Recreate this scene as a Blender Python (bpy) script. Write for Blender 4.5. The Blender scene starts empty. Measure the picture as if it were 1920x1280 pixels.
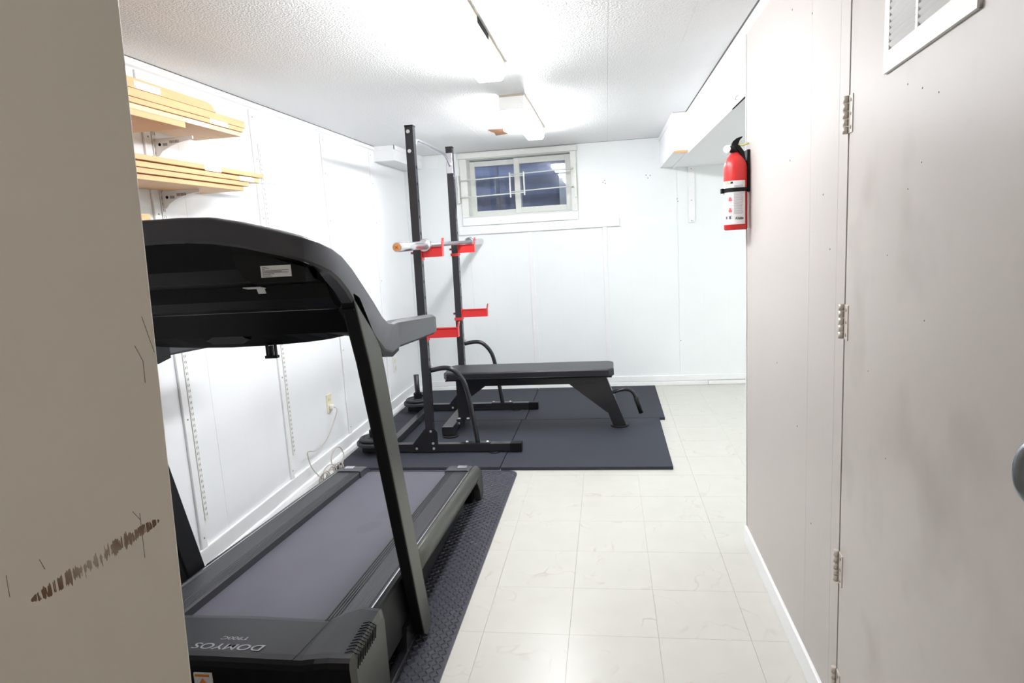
import bpy, bmesh, math, random
from mathutils import Vector, Matrix
random.seed(7)
S = bpy.context.scene
COL = S.collection
# ------------------------------------------------------------------ camera
cd = bpy.data.cameras.new('camera'); cam = bpy.data.objects.new('camera', cd); COL.objects.link(cam)
cd.sensor_width = 36.0; cd.lens = 1220.6 / 1920 * 36; cd.clip_start = 0.02
F = Vector((-0.14987231, 0.97612807, -0.15720143)); R = Vector((0.98812011, 0.14240833, -0.05777985)); U = Vector((0.03401374, 0.1639935, 0.98587484))
cam.matrix_world = Matrix(((R.x, U.x, -F.x, 0), (R.y, U.y, -F.y, 0), (R.z, U.z, -F.z, 1.376), (0, 0, 0, 1)))
S.camera = cam
# ------------------------------------------------------------------ world (night-time sky seen only through the small window)
w = bpy.data.worlds.new('world'); S.world = w; w.use_nodes = True
w.node_tree.nodes['Background'].inputs[0].default_value = (0.55, 0.65, 0.95, 1); w.node_tree.nodes['Background'].inputs[1].default_value = 0.35
S.view_settings.view_transform = 'Standard'; S.view_settings.look = 'None'; S.view_settings.gamma = 1; S.view_settings.use_curve_mapping = False
S.view_settings.exposure = 2.52
ALC = 14.0  # emission of the added fill light in the alcove
LAMP = 6.8          # emission of the two wrap-around fluorescent lenses

# ------------------------------------------------------------------ materials
MATS = {}
def mat(name, col, rough=0.5, metal=0.0, noise=0.0, nscale=8.0, bump=0.0, bscale=60.0, spec=0.5, emit=0.0, coat=0.0, stretch=None):
    if name in MATS: return MATS[name]
    m = bpy.data.materials.new(name); m.use_nodes = True; nt = m.node_tree; b = nt.nodes['Principled BSDF']
    b.inputs['Base Color'].default_value = (*col, 1); b.inputs['Roughness'].default_value = rough; b.inputs['Metallic'].default_value = metal
    b.inputs['Specular IOR Level'].default_value = spec; b.inputs['Coat Weight'].default_value = coat
    tc = nt.nodes.new('ShaderNodeTexCoord'); src = tc.outputs['Object']
    if stretch:
        mp = nt.nodes.new('ShaderNodeMapping'); mp.inputs['Scale'].default_value = stretch; nt.links.new(src, mp.inputs[0]); src = mp.outputs[0]
    if noise > 0:
        n = nt.nodes.new('ShaderNodeTexNoise'); n.inputs['Scale'].default_value = nscale; n.inputs['Detail'].default_value = 5
        nt.links.new(src, n.inputs['Vector'])
        mx = nt.nodes.new('ShaderNodeMix'); mx.data_type = 'RGBA'
        mx.inputs[6].default_value = (*[max(0, c * (1 - noise)) for c in col], 1); mx.inputs[7].default_value = (*[min(1, c * (1 + noise)) for c in col], 1)
        nt.links.new(n.outputs['Fac'], mx.inputs[0]); nt.links.new(mx.outputs[2], b.inputs['Base Color'])
    if bump > 0:
        n2 = nt.nodes.new('ShaderNodeTexNoise'); n2.inputs['Scale'].default_value = bscale; n2.inputs['Detail'].default_value = 3
        nt.links.new(src, n2.inputs['Vector'])
        bp = nt.nodes.new('ShaderNodeBump'); bp.inputs['Strength'].default_value = bump; bp.inputs['Distance'].default_value = 0.004
        nt.links.new(n2.outputs['Fac'], bp.inputs['Height']); nt.links.new(bp.outputs['Normal'], b.inputs['Normal'])
    if emit > 0:
        b.inputs['Emission Color'].default_value = (*col, 1); b.inputs['Emission Strength'].default_value = emit
    MATS[name] = m
    return m
white = mat('white_paint', (0.90, 0.91, 0.925), 0.42, noise=0.02, nscale=3, bump=0.08, bscale=40)
trimw = mat('white_trim_paint', (0.90, 0.905, 0.91), 0.35, noise=0.03, nscale=20, bump=0.1, bscale=30)
beige = mat('beige_wall_paint', (0.53, 0.49, 0.465), 0.5, noise=0.03, nscale=4, bump=0.08, bscale=50, stretch=(1, 1, 0.25))
blackp = mat('black_plastic', (0.006, 0.006, 0.007), 0.5, spec=0.25, noise=0.2, nscale=30)
gloss = mat('black_gloss_plastic', (0.004, 0.004, 0.005), 0.3, spec=0.25)
greyp = mat('charcoal_satin_plastic', (0.05, 0.051, 0.062), 0.36, bump=0.05, bscale=500)
hoodm = mat('charcoal_hood_plastic', (0.027, 0.028, 0.034), 0.48, bump=0.06, bscale=600)
olive = mat('olive_grey_metallic', (0.075, 0.076, 0.064), 0.36, metal=0.35, noise=0.05, nscale=20)
beltm = mat('running_belt', (0.105, 0.102, 0.13), 0.62, noise=0.1, nscale=6, bump=0.1, bscale=900)
railm = mat('foot_rail_plastic', (0.030, 0.030, 0.036), 0.4, bump=0.1, bscale=400)
silver = mat('silver_edge', (0.6, 0.6, 0.65), 0.25, metal=0.9)
rubber = mat('rubber_mat', (0.025, 0.028, 0.042), 0.75, noise=0.35, nscale=220, bump=0.4, bscale=350)
plate_rub = mat('vinyl_diamond_mat', (0.040, 0.040, 0.056), 0.36, noise=0.08, nscale=20)
blackm = mat('black_powder_coat', (0.022, 0.022, 0.026), 0.24, bump=0.015, bscale=700)
castm = mat('cast_plate', (0.022, 0.023, 0.027), 0.5, bump=0.3, bscale=200)
chrome = mat('chrome', (0.80, 0.80, 0.84), 0.27, metal=1.0)
knurl = mat('knurled_steel', (0.33, 0.33, 0.36), 0.35, metal=0.9, bump=0.5, bscale=900)
zinc = mat('zinc_bolt', (0.75, 0.74, 0.72), 0.3, metal=0.8)
copper = mat('copper_cap', (0.75, 0.32, 0.12), 0.35, metal=0.5)
red = mat('red_paint', (0.68, 0.03, 0.03), 0.35)
vinyl = mat('black_vinyl', (0.014, 0.014, 0.019), 0.36, bump=0.2, bscale=300)
wood = mat('pine_board', (0.66, 0.39, 0.18), 0.5, noise=0.22, nscale=6, stretch=(14, 0.6, 14), bump=0.1, bscale=20)
wood2 = mat('pale_plywood', (0.70, 0.53, 0.34), 0.55, noise=0.15, nscale=5, stretch=(6, 1.2, 10))
sticker = mat('white_sticker', (0.85, 0.86, 0.86), 0.5)
ink = mat('black_ink', (0.02, 0.02, 0.02), 0.6)
ivory = mat('ivory_plastic', (0.80, 0.76, 0.55), 0.4)
whitep = mat('white_plastic', (0.84, 0.84, 0.82), 0.4)
cablem = mat('beige_cable', (0.52, 0.47, 0.42), 0.5)
dullw = mat('old_white_enamel', (0.78, 0.79, 0.75), 0.4, noise=0.05, nscale=30)
housing = mat('beige_housing', (0.50, 0.43, 0.34), 0.5)
hole = mat('dark_hole', (0.006, 0.006, 0.007), 0.9, spec=0.1)
brown = mat('bare_brown_wood', (0.30, 0.14, 0.07), 0.7, noise=0.4, nscale=12, stretch=(1, 10, 1))
steelg = mat('galvanised_steel', (0.26, 0.27, 0.32), 0.45, metal=0.4, noise=0.5, nscale=5)
hingem = mat('painted_hinge', (0.66, 0.60, 0.54), 0.35, metal=0.2, noise=0.1, nscale=60)
pullm = mat('worn_metal_pull', (0.30, 0.33, 0.36), 0.3, metal=0.8, noise=0.2, nscale=40)
yellow = mat('yellow_tag', (0.8, 0.72, 0.3), 0.5)
lens = mat('fluorescent_lens', (0.96, 0.98, 1.0), 0.4, emit=LAMP)
lens_side = mat('fluorescent_lens_side', (0.96, 0.98, 1.0), 0.4, emit=LAMP * 2.25)
lens_dim = mat('added_hall_fill_lens', (1.0, 0.95, 0.87), 0.4, emit=LAMP * 0.27)  # lens of the fill light added behind the camera
logo_ink = mat('silver_print', (0.33, 0.33, 0.36), 0.4)
orange = mat('warning_orange', (0.75, 0.25, 0.06), 0.5)
glass = bpy.data.materials.new('window_glass'); glass.use_nodes = True
g_ = glass.node_tree.nodes['Principled BSDF']; g_.inputs['Base Color'].default_value = (0.85, 0.9, 0.95, 1); g_.inputs['Roughness'].default_value = 0.02
g_.inputs['Transmission Weight'].default_value = 1.0; g_.inputs['IOR'].default_value = 1.45

def node_mat(name):
    m = bpy.data.materials.new(name); m.use_nodes = True; nt = m.node_tree
    return m, nt, nt.nodes['Principled BSDF']
def N(nt, t, **kw):
    n = nt.nodes.new(t)
    for k, v in kw.items(): setattr(n, k, v)
    return n
def math_(nt, op, a, b=None, clamp=False):
    n = N(nt, 'ShaderNodeMath', operation=op); n.use_clamp = clamp
    for i, v in enumerate((a, b)):
        if v is None: continue
        if isinstance(v, (int, float)): n.inputs[i].default_value = v
        else: nt.links.new(v, n.inputs[i])
    return n.outputs[0]
def mixc(nt, fac, a, b):
    n = N(nt, 'ShaderNodeMix', data_type='RGBA')
    if isinstance(fac, (int, float)): n.inputs[0].default_value = fac
    else: nt.links.new(fac, n.inputs[0])
    for i, v in ((6, a), (7, b)):
        if isinstance(v, tuple): n.inputs[i].default_value = (*v, 1)
        else: nt.links.new(v, n.inputs[i])
    return n.outputs[2]
# vinyl floor tile: cream with faint wandering veins
tilem, nt, b = node_mat('cream_vinyl_tile')
geo = N(nt, 'ShaderNodeNewGeometry'); oi = N(nt, 'ShaderNodeObjectInfo')
mp = N(nt, 'ShaderNodeVectorMath', operation='ADD'); cmb = N(nt, 'ShaderNodeCombineXYZ')
nt.links.new(math_(nt, 'MULTIPLY', oi.outputs['Random'], 57.0), cmb.inputs[0]); nt.links.new(math_(nt, 'MULTIPLY', oi.outputs['Random'], 31.0), cmb.inputs[2])
nt.links.new(geo.outputs['Position'], mp.inputs[0]); nt.links.new(cmb.outputs[0], mp.inputs[1])
n1 = N(nt, 'ShaderNodeTexNoise'); n1.inputs['Scale'].default_value = 3.2; n1.inputs['Detail'].default_value = 3; n1.inputs['Distortion'].default_value = 0.6
nt.links.new(mp.outputs[0], n1.inputs['Vector'])
ridge = math_(nt, 'ABSOLUTE', math_(nt, 'SUBTRACT', n1.outputs['Fac'], 0.5))
vein = math_(nt, 'SUBTRACT', 1.0, math_(nt, 'MULTIPLY', ridge, 75.0), True)
n2 = N(nt, 'ShaderNodeTexNoise'); n2.inputs['Scale'].default_value = 9; nt.links.new(mp.outputs[0], n2.inputs['Vector'])
veinm = math_(nt, 'MULTIPLY', vein, math_(nt, 'MULTIPLY', math_(nt, 'SUBTRACT', n2.outputs['Fac'], 0.46, True), 1.9, True))
base = mixc(nt, n2.outputs['Fac'], (0.555, 0.54, 0.49), (0.61, 0.60, 0.555))
nt.links.new(mixc(nt, veinm, base, (0.42, 0.32, 0.26)), b.inputs['Base Color'])
b.inputs['Roughness'].default_value = 0.28
# textured ceiling
ceilm, nt, b = node_mat('textured_ceiling_paint')
b.inputs['Base Color'].default_value = (0.88, 0.885, 0.885, 1); b.inputs['Roughness'].default_value = 0.45
tc = N(nt, 'ShaderNodeNewGeometry')
v1 = N(nt, 'ShaderNodeTexNoise'); v1.inputs['Scale'].default_value = 130; v1.inputs['Detail'].default_value = 2; nt.links.new(tc.outputs['Position'], v1.inputs['Vector'])
bp = N(nt, 'ShaderNodeBump'); bp.inputs['Strength'].default_value = 0.8; bp.inputs['Distance'].default_value = 0.0065
nt.links.new(v1.outputs['Fac'], bp.inputs['Height']); nt.links.new(bp.outputs['Normal'], b.inputs['Normal'])
# white panelling with fine grooves every 100-150 mm (world position)
def panel_mat(name, axis, col):
    m, nt, b = node_mat(name)
    g = N(nt, 'ShaderNodeNewGeometry'); sp = N(nt, 'ShaderNodeSeparateXYZ'); nt.links.new(g.outputs['Position'], sp.inputs[0])
    u = math_(nt, 'FRACT', math_(nt, 'MULTIPLY', math_(nt, 'ADD', sp.outputs[axis], 20.03), 1 / 0.2033))
    gr = math_(nt, 'LESS_THAN', math_(nt, 'ABSOLUTE', math_(nt, 'SUBTRACT', u, 0.5)), 0.011)
    n = N(nt, 'ShaderNodeTexNoise'); n.inputs['Scale'].default_value = 4; nt.links.new(g.outputs['Position'], n.inputs['Vector'])
    c = mixc(nt, n.outputs['Fac'], tuple(x * 0.975 for x in col), tuple(min(1, x * 1.02) for x in col))
    nt.links.new(mixc(nt, math_(nt, 'MULTIPLY', gr, 0.05), c, (0.55, 0.55, 0.55)), b.inputs['Base Color'])
    b.inputs['Roughness'].default_value = 0.38
    bp = N(nt, 'ShaderNodeBump'); bp.inputs['Strength'].default_value = 0.2; bp.inputs['Distance'].default_value = 0.0015
    nt.links.new(math_(nt, 'MULTIPLY', gr, -1.0), bp.inputs['Height']); nt.links.new(bp.outputs['Normal'], b.inputs['Normal'])
    return m
panel_y = panel_mat('white_panelling_left', 1, (0.90, 0.91, 0.93))
panel_x = panel_mat('white_panelling_back', 0, (0.89, 0.915, 0.92))
# near painted door leaf with a brown scuffed streak (object coordinates: x along the leaf, z up)
scuff, nt, b = node_mat('scuffed_cream_paint')
tc = N(nt, 'ShaderNodeTexCoord'); sp = N(nt, 'ShaderNodeSeparateXYZ'); nt.links.new(tc.outputs['Object'], sp.inputs[0])
X, Z = sp.outputs[0], sp.outputs[2]
lin = math_(nt, 'SUBTRACT', Z, math_(nt, 'ADD', math_(nt, 'MULTIPLY', X, 0.42), 1.026))      # line through the scuff
mpn = N(nt, 'ShaderNodeMapping'); mpn.inputs['Scale'].default_value = (330, 1, 16); mpn.inputs['Rotation'].default_value = (0, math.radians(6), 0); nt.links.new(tc.outputs['Object'], mpn.inputs[0])
ns = N(nt, 'ShaderNodeTexNoise'); ns.inputs['Scale'].default_value = 1; ns.inputs['Detail'].default_value = 3; nt.links.new(mpn.outputs[0], ns.inputs['Vector'])
nb = N(nt, 'ShaderNodeTexNoise'); nb.inputs['Scale'].default_value = 14; nt.links.new(tc.outputs['Object'], nb.inputs['Vector'])
wdt = math_(nt, 'MULTIPLY', math_(nt, 'SUBTRACT', nb.outputs['Fac'], 0.30, True), 0.055)
cen = math_(nt, 'ABSOLUTE', math_(nt, 'ADD', X, 0.108))
env = math_(nt, 'SUBTRACT', 1.0, math_(nt, 'MULTIPLY', cen, 12.8), True)
band = math_(nt, 'LESS_THAN', math_(nt, 'ABSOLUTE', lin), math_(nt, 'MULTIPLY', math_(nt, 'POWER', env, 0.55), math_(nt, 'ADD', wdt, math_(nt, 'MULTIPLY', math_(nt, 'SUBTRACT', ns.outputs['Fac'], 0.5), 0.05))))
streak = math_(nt, 'GREATER_THAN', ns.outputs['Fac'], 0.45)
mask = math_(nt, 'MULTIPLY', math_(nt, 'MULTIPLY', band, streak), math_(nt, 'MULTIPLY', nb.outputs['Fac'], 1.7, True))
nl = N(nt, 'ShaderNodeTexNoise'); nl.inputs['Scale'].default_value = 2.0; nt.links.new(tc.outputs['Object'], nl.inputs['Vector'])
cb = mixc(nt, nl.outputs['Fac'], (0.76, 0.71, 0.62), (0.84, 0.80, 0.71))
nt.links.new(mixc(nt, mask, cb, (0.20, 0.115, 0.07)), b.inputs['Base Color']); b.inputs['Roughness'].default_value = 0.45
wv = N(nt, 'ShaderNodeTexNoise'); wv.inputs['Scale'].default_value = 3.5; nt.links.new(tc.outputs['Object'], wv.inputs['Vector'])
bp = N(nt, 'ShaderNodeBump'); bp.inputs['Strength'].default_value = 0.25; bp.inputs['Distance'].default_value = 0.03
nt.links.new(wv.outputs['Fac'], bp.inputs['Height']); nt.links.new(bp.outputs['Normal'], b.inputs['Normal'])
# grey-beige door paint with grimy smudges
doorm, nt, b = node_mat('smudged_door_paint')
tc = N(nt, 'ShaderNodeTexCoord')
nl = N(nt, 'ShaderNodeTexNoise'); nl.inputs['Scale'].default_value = 4.5; nl.inputs['Detail'].default_value = 3; nt.links.new(tc.outputs['Object'], nl.inputs['Vector'])
sm = math_(nt, 'MULTIPLY', math_(nt, 'SUBTRACT', nl.outputs['Fac'], 0.52, True), 3.0, True)
nt.links.new(mixc(nt, sm, (0.52, 0.475, 0.445), (0.38, 0.34, 0.31)), b.inputs['Base Color']); b.inputs['Roughness'].default_value = 0.42
# footprints on the running belt
nt = beltm.node_tree; b = nt.nodes['Principled BSDF']; prev = b.inputs['Base Color'].links[0].from_socket
gp = N(nt, 'ShaderNodeNewGeometry'); fm = None
for (cx, cy, ang) in ((-1.03, 2.46, -0.25), (-1.0, 2.62, -0.3)):
    mpf = N(nt, 'ShaderNodeMapping'); mpf.vector_type = 'TEXTURE'; mpf.inputs['Location'].default_value = (cx, cy, 0.2); mpf.inputs['Rotation'].default_value = (0, 0, ang); mpf.inputs['Scale'].default_value = (0.04, 0.075, 1)
    nt.links.new(gp.outputs['Position'], mpf.inputs[0])
    ln = N(nt, 'ShaderNodeVectorMath', operation='LENGTH'); nt.links.new(mpf.outputs[0], ln.inputs[0])
    s_ = math_(nt, 'LESS_THAN', ln.outputs['Value'], 1.0); fm = s_ if fm is None else math_(nt, 'MAXIMUM', fm, s_)
nt.links.new(mixc(nt, math_(nt, 'MULTIPLY', fm, 0.18), prev, (0.05, 0.05, 0.06)), b.inputs['Base Color'])

# ------------------------------------------------------------------ helpers
def wloc(o):
    v = Vector((0, 0, 0))
    while o is not None: v += o.location; o = o.parent
    return v
def obj(name, bm, m, parent=None, loc=None, smooth=False, kind=None):
    """link bm as one mesh; bm is in world coordinates"""
    me = bpy.data.meshes.new(name); o = bpy.data.objects.new(name, me); COL.objects.link(o)
    if parent is not None: o.parent = parent; off = wloc(parent)
    else: off = Vector(loc) if loc else Vector((0, 0, 0))
    if parent is None: o.location = off
    bmesh.ops.translate(bm, vec=-off, verts=bm.verts)
    bmesh.ops.recalc_face_normals(bm, faces=bm.faces)
    bm.to_mesh(me); bm.free()
    for mm in (m if isinstance(m, (list, tuple)) else [m]): me.materials.append(mm)
    if smooth:
        for p in me.polygons: p.use_smooth = True
    if kind: o['kind'] = kind
    return o
def tag(o, label, cat, group=None):
    o['label'] = label; o['category'] = cat
    if group: o['group'] = group
    return o
def thing(name, label, cat, loc, group=None):
    o = bpy.data.objects.new(name, None); COL.objects.link(o); o.location = loc; o.empty_display_size = 0.1
    return tag(o, label, cat, group)
def box(bm, x0, x1, y0, y1, z0, z1, bev=0.0, mi=0, seg=2):
    r = bmesh.ops.create_cube(bm, size=1); vs = r['verts']
    for v in vs: v.co = Vector(((x0 + x1) / 2 + v.co.x * (x1 - x0), (y0 + y1) / 2 + v.co.y * (y1 - y0), (z0 + z1) / 2 + v.co.z * (z1 - z0)))
    fs = {f for v in vs for f in v.link_faces}
    for f in fs: f.material_index = mi
    if bev > 0:
        es = list({e for v in vs for e in v.link_edges})
        bmesh.ops.bevel(bm, geom=es, offset=bev, segments=seg, affect='EDGES', profile=0.5)
    return bm
def prism(bm, pts, axis, a, b_, bev=0.0):
    """pts 2-D polygon in the plane normal to axis"""
    def P(p, t): return Vector((t, p[0], p[1])) if axis == 'x' else (Vector((p[0], t, p[1])) if axis == 'y' else Vector((p[0], p[1], t)))
    A = [bm.verts.new(P(p, a)) for p in pts]; B = [bm.verts.new(P(p, b_)) for p in pts]
    n = len(pts); fs = [bm.faces.new(A), bm.faces.new(B[::-1])]
    for i in range(n): fs.append(bm.faces.new((A[i], B[i], B[(i + 1) % n], A[(i + 1) % n])))
    bmesh.ops.recalc_face_normals(bm, faces=fs)
    if bev > 0:
        es = list({e for f in fs for e in f.edges if len(e.link_faces) == 2 and e.calc_face_angle(0) > 0.5})
        bmesh.ops.bevel(bm, geom=es, offset=bev, segments=2, affect='EDGES', profile=0.5)
    return bm
def cyl(bm, p0, p1, r0, r1=None, seg=20, cap=True):
    r1 = r0 if r1 is None else r1; p0 = Vector(p0); p1 = Vector(p1); d = (p1 - p0)
    q = d.to_track_quat('Z', 'Y')
    A = [bm.verts.new(p0 + q @ Vector((r0 * math.cos(2 * math.pi * i / seg), r0 * math.sin(2 * math.pi * i / seg), 0))) for i in range(seg)]
    B = [bm.verts.new(p1 + q @ Vector((r1 * math.cos(2 * math.pi * i / seg), r1 * math.sin(2 * math.pi * i / seg), 0))) for i in range(seg)]
    for i in range(seg):
        f = bm.faces.new((A[i], A[(i + 1) % seg], B[(i + 1) % seg], B[i])); f.smooth = True
    if cap: bm.faces.new(A[::-1]); bm.faces.new(B)
    return bm
def smoothpath(pts, n=6):
    P = [Vector(p) for p in pts]; out = []
    for i in range(len(P) - 1):
        p0 = P[max(i - 1, 0)]; p1 = P[i]; p2 = P[i + 1]; p3 = P[min(i + 2, len(P) - 1)]
        for k in range(n):
            t = k / n
            out.append(0.5 * ((2 * p1) + (p2 - p0) * t + (2 * p0 - 5 * p1 + 4 * p2 - p3) * t * t + (3 * p1 - p0 - 3 * p2 + p3) * t ** 3))
    out.append(P[-1]); return out
def tube(bm, pts, r, seg=12):
    P = [Vector(p) for p in pts]; rings = []
    t0 = (P[1] - P[0]).normalized(); up = Vector((0, 0, 1)) if abs(t0.z) < 0.9 else Vector((1, 0, 0))
    nrm = t0.cross(up).normalized()
    for i, p in enumerate(P):
        t = ((P[min(i + 1, len(P) - 1)] - P[max(i - 1, 0)])).normalized()
        nrm = (nrm - t * nrm.dot(t)).normalized(); bi = t.cross(nrm)
        rings.append([bm.verts.new(p + r * (math.cos(2 * math.pi * k / seg) * nrm + math.sin(2 * math.pi * k / seg) * bi)) for k in range(seg)])
    for a, b_ in zip(rings, rings[1:]):
        for k in range(seg):
            f = bm.faces.new((a[k], a[(k + 1) % seg], b_[(k + 1) % seg], b_[k])); f.smooth = True
    bm.faces.new(rings[0][::-1]); bm.faces.new(rings[-1])
    return bm
def loft(bm, sections, closed=True, cap=True):
    R_ = [[bm.verts.new(Vector(p)) for p in s] for s in sections]; n = len(R_[0])
    for a, b_ in zip(R_, R_[1:]):
        for k in range(n if closed else n - 1): bm.faces.new((a[k], a[(k + 1) % n], b_[(k + 1) % n], b_[k]))
    if cap: bm.faces.new(R_[0][::-1]); bm.faces.new(R_[-1])
    return bm
def lathe(bm, prof, cx, cy, seg=28):
    """profile (r,z) revolved around the vertical axis through cx,cy"""
    R_ = [[bm.verts.new((cx + r * math.cos(2 * math.pi * k / seg), cy + r * math.sin(2 * math.pi * k / seg), z)) for k in range(seg)] for r, z in prof]
    for a, b_ in zip(R_, R_[1:]):
        for k in range(seg):
            f = bm.faces.new((a[k], a[(k + 1) % seg], b_[(k + 1) % seg], b_[k])); f.smooth = True
    bm.faces.new(R_[0][::-1]); bm.faces.new(R_[-1])
    return bm
NB = bmesh.new
def B(name, m, parent, *a, bev=0.0, **k): return obj(name, box(NB(), *a, bev=bev), m, parent, **k)
def text(name, body, size, m, parent, mw, extrude=0.0006, shear=0.0, bold=0.0):
    """text as a mesh; mw is its world matrix"""
    c = bpy.data.curves.new(name, 'FONT'); c.body = body; c.size = size; c.extrude = extrude; c.shear = shear; c.offset = bold; c.align_x = 'CENTER'; c.align_y = 'CENTER'
    c.resolution_u = 4
    t = bpy.data.objects.new(name, c); COL.objects.link(t); dg = bpy.context.evaluated_depsgraph_get(); dg.update()
    me = bpy.data.meshes.new_from_object(t.evaluated_get(dg)); bpy.data.objects.remove(t)
    bm = NB(); bm.from_mesh(me); bpy.data.meshes.remove(me); bmesh.ops.transform(bm, matrix=mw, verts=bm.verts)
    return obj(name, bm, m, parent)
def basis(o, x, y):
    x = Vector(x).normalized(); y = Vector(y); y = (y - x * y.dot(x)).normalized(); z = x.cross(y)
    return Matrix(((x.x, y.x, z.x, o[0]), (x.y, y.y, z.y, o[1]), (x.z, y.z, z.z, o[2]), (0, 0, 0, 1)))

# ------------------------------------------------------------------ the room shell
XL, XR, YB, YE, HC = -1.78, 0.562, 5.803, 2.792, 2.137
YN, XA, YF = 0.95, 3.0, -1.6     # left wall start, alcove right wall, wall behind the camera
def struct(name, m, *a, bev=0.0):
    o = obj(name, box(NB(), *a, bev=bev), m); o['kind'] = 'structure'; return o
floor = struct('floor', mat('tile_joint', (0.50, 0.48, 0.43), 0.6), XL - 0.1, XA + 0.1, YF - 0.1, YB + 0.3, -0.1, -0.003)
T = 0.3048; tm_cache = {}
def tilemesh(x0, x1, y0, y1):
    key = (round(x1 - x0, 4), round(y1 - y0, 4))
    if key not in tm_cache:
        bm = box(NB(), 0, x1 - x0, 0, y1 - y0, -0.006, 0.0); me = bpy.data.meshes.new('tile'); bm.to_mesh(me); bm.free(); me.materials.append(tilem); tm_cache[key] = me
    return tm_cache[key]
xs = [XL] + [-0.1773 + k * T for k in range(-5, 6)] + [XA]; xs = sorted(x for x in xs if XL <= x <= XA)
ys = [2.3817 + k * T for k in range(-7, 12)]; ys = [y for y in ys if y < YB - 0.02] + [YB]
g = 0.0004
for i in range(len(xs) - 1):
    for j in range(len(ys) - 1):
        o = bpy.data.objects.new('tile', tilemesh(xs[i] + g, xs[i + 1] - g, ys[j] + g, ys[j + 1] - g)); COL.objects.link(o); o.parent = floor; o.location = (xs[i] + g, ys[j] + g, 0)
B('floor_sheet', tilem, floor, XL, XA, YF, ys[0] - g, -0.004, 0)

ceiling = struct('ceiling', mat('ceiling_gap', (0.12, 0.11, 0.10), 0.8), XL - 0.1, XA + 0.1, YF - 0.1, YB + 0.1, HC + 0.006, HC + 0.1)
cxs = [XL, -1.37, -0.905, -0.44, 0.03, 0.335, 0.8, 1.27, XA]; cys = [YF, -0.29, 0.93, 2.14, 3.35, 4.56, YB]
for i in range(len(cxs) - 1):
    for j in range(len(cys) - 1): B('ceiling_panel', ceilm, ceiling, cxs[i] + 0.0004, cxs[i + 1] - 0.0004, cys[j] + 0.0004, cys[j + 1] - 0.0004, HC, HC + 0.007)
bm = NB(); prism(bm, [(-0.805, 4.70), (-0.70, 4.71), (-0.715, 4.84), (-0.70, 4.95), (-0.795, 4.99), (-0.785, 4.86), (-0.80, 4.80)], 'z', HC - 0.002, HC + 0.004)
obj('exposed_wood_patch', bm, brown, ceiling)

wl = struct('wall_left', white, XL - 0.12, XL - 0.004, YN - 0.1, YB + 0.12, -0.1, HC + 0.006)
pys = [YN, 1.80, 2.437, 2.622, 3.24, 4.075, 4.94, YB]
for a, b_ in zip(pys, pys[1:]): B('panel', panel_y, wl, XL - 0.004, XL, a + 0.0008, b_ - 0.0008, 0.10, HC)
for y, wd in ((2.424, 0.040), (3.240, 0.040), (4.077, 0.04), (4.94, 0.04)):
    t = B('batten', trimw, wl, XL, XL + 0.011, y - wd / 2, y + wd / 2, 0.115, 2.098, bev=0.003)
    for z in ((2.06, 1.85, 1.55, 1.1, 0.7, 0.17)):
        bm = NB(); cyl(bm, (XL + 0.0108, y, z), (XL + 0.0122, y, z), 0.004, seg=8); obj('nail_head', bm, mat('nail', (0.25, 0.24, 0.22), 0.6), t)
bb = struct('baseboard_left', trimw, XL, XL + 0.013, YN, YB, 0.035, 0.125, bev=0.004)
bm = NB()
secs = []
for k in range(60):
    y = YN + (YB - YN) * k / 59; w_ = 0.03 + 0.006 * math.sin(k * 1.7) * random.random() + 0.004; h_ = 0.05 + 0.005 * random.random()
    secs.append([(XL, y, 0), (XL + w_, y, 0), (XL + w_, y, h_ * 0.55), (XL + w_ * 0.75, y, h_ * 0.9), (XL + w_ * 0.4, y, h_), (XL, y, h_)])
loft(bm, secs); obj('shoe_moulding', bm, trimw, bb)
def crown(name, x, y0, y1, sgn, h=0.034, dpt=0.016):
    bm = NB(); prism(bm, [(x, HC), (x + sgn * dpt * 0.55, HC), (x + sgn * dpt, HC - h * 0.35), (x + sgn * dpt * 0.8, HC - h * 0.8), (x, HC - h)], 'y', y0, y1)
    o = obj(name, bm, trimw); o['kind'] = 'structure'; return o
crown('trim_1', XL, YN, 5.035, 1)
crown('trim_2', XR, 0.2, 4.648, -1, 0.036, 0.018)

wb = obj('wall_back', NB(), white); wb['kind'] = 'structure'
WX0, WX1, WZ0, WZ1 = -1.205, -0.295, 1.585, 2.075
bm = NB()
for a in ((XL - .1, WX0 - .012, 0 - .1, HC), (WX1 + .012, XA + .1, -.1, HC), (WX0 - .012, WX1 + .012, -.1, WZ0 - .012), (WX0 - .012, WX1 + .012, WZ1 + .012, HC)): box(bm, a[0], a[1], YB + 0.004, YB + 0.20, a[2], a[3])
bm.to_mesh(wb.data); bm.free()
for a in ((XL, -1.22, 0.08, HC), (-1.22, -0.669, 0.08, 1.42), (-0.669, -0.03, 0.08, 1.42), (-0.03, 0.598, 0.08, 1.42), (-0.24, 0.598, 1.49, HC), (0.600, XA, 0.08, HC)):
    B('panel', panel_x, wb, a[0] + .0008, a[1] - .0008, YB, YB + 0.004, a[2], a[3])
for a in ((-0.690, -0.648, 0.1, 1.425), (-0.04, 0.0, 0.1, 1.425)): B('batten', trimw, wb, a[0], a[1], YB - 0.009, YB, a[2], a[3], bev=0.002)
B('rail_board', trimw, wb, -1.31, 0.109, YB - 0.016, YB, 1.422, 1.497, bev=0.002)
t = B('short_batten', trimw, wb, 0.690, 0.744, YB - 0.014, YB, 1.415, 1.878, bev=0.002)
for z in (1.43, 1.60, 1.86):
    bm = NB(); cyl(bm, (0.717, YB - 0.0153, z), (0.717, YB - 0.013, z), 0.004, seg=8); obj('nail_head', bm, mat('nail', (0.25, 0.24, 0.22), 0.6), t)
bm = NB()
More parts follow.
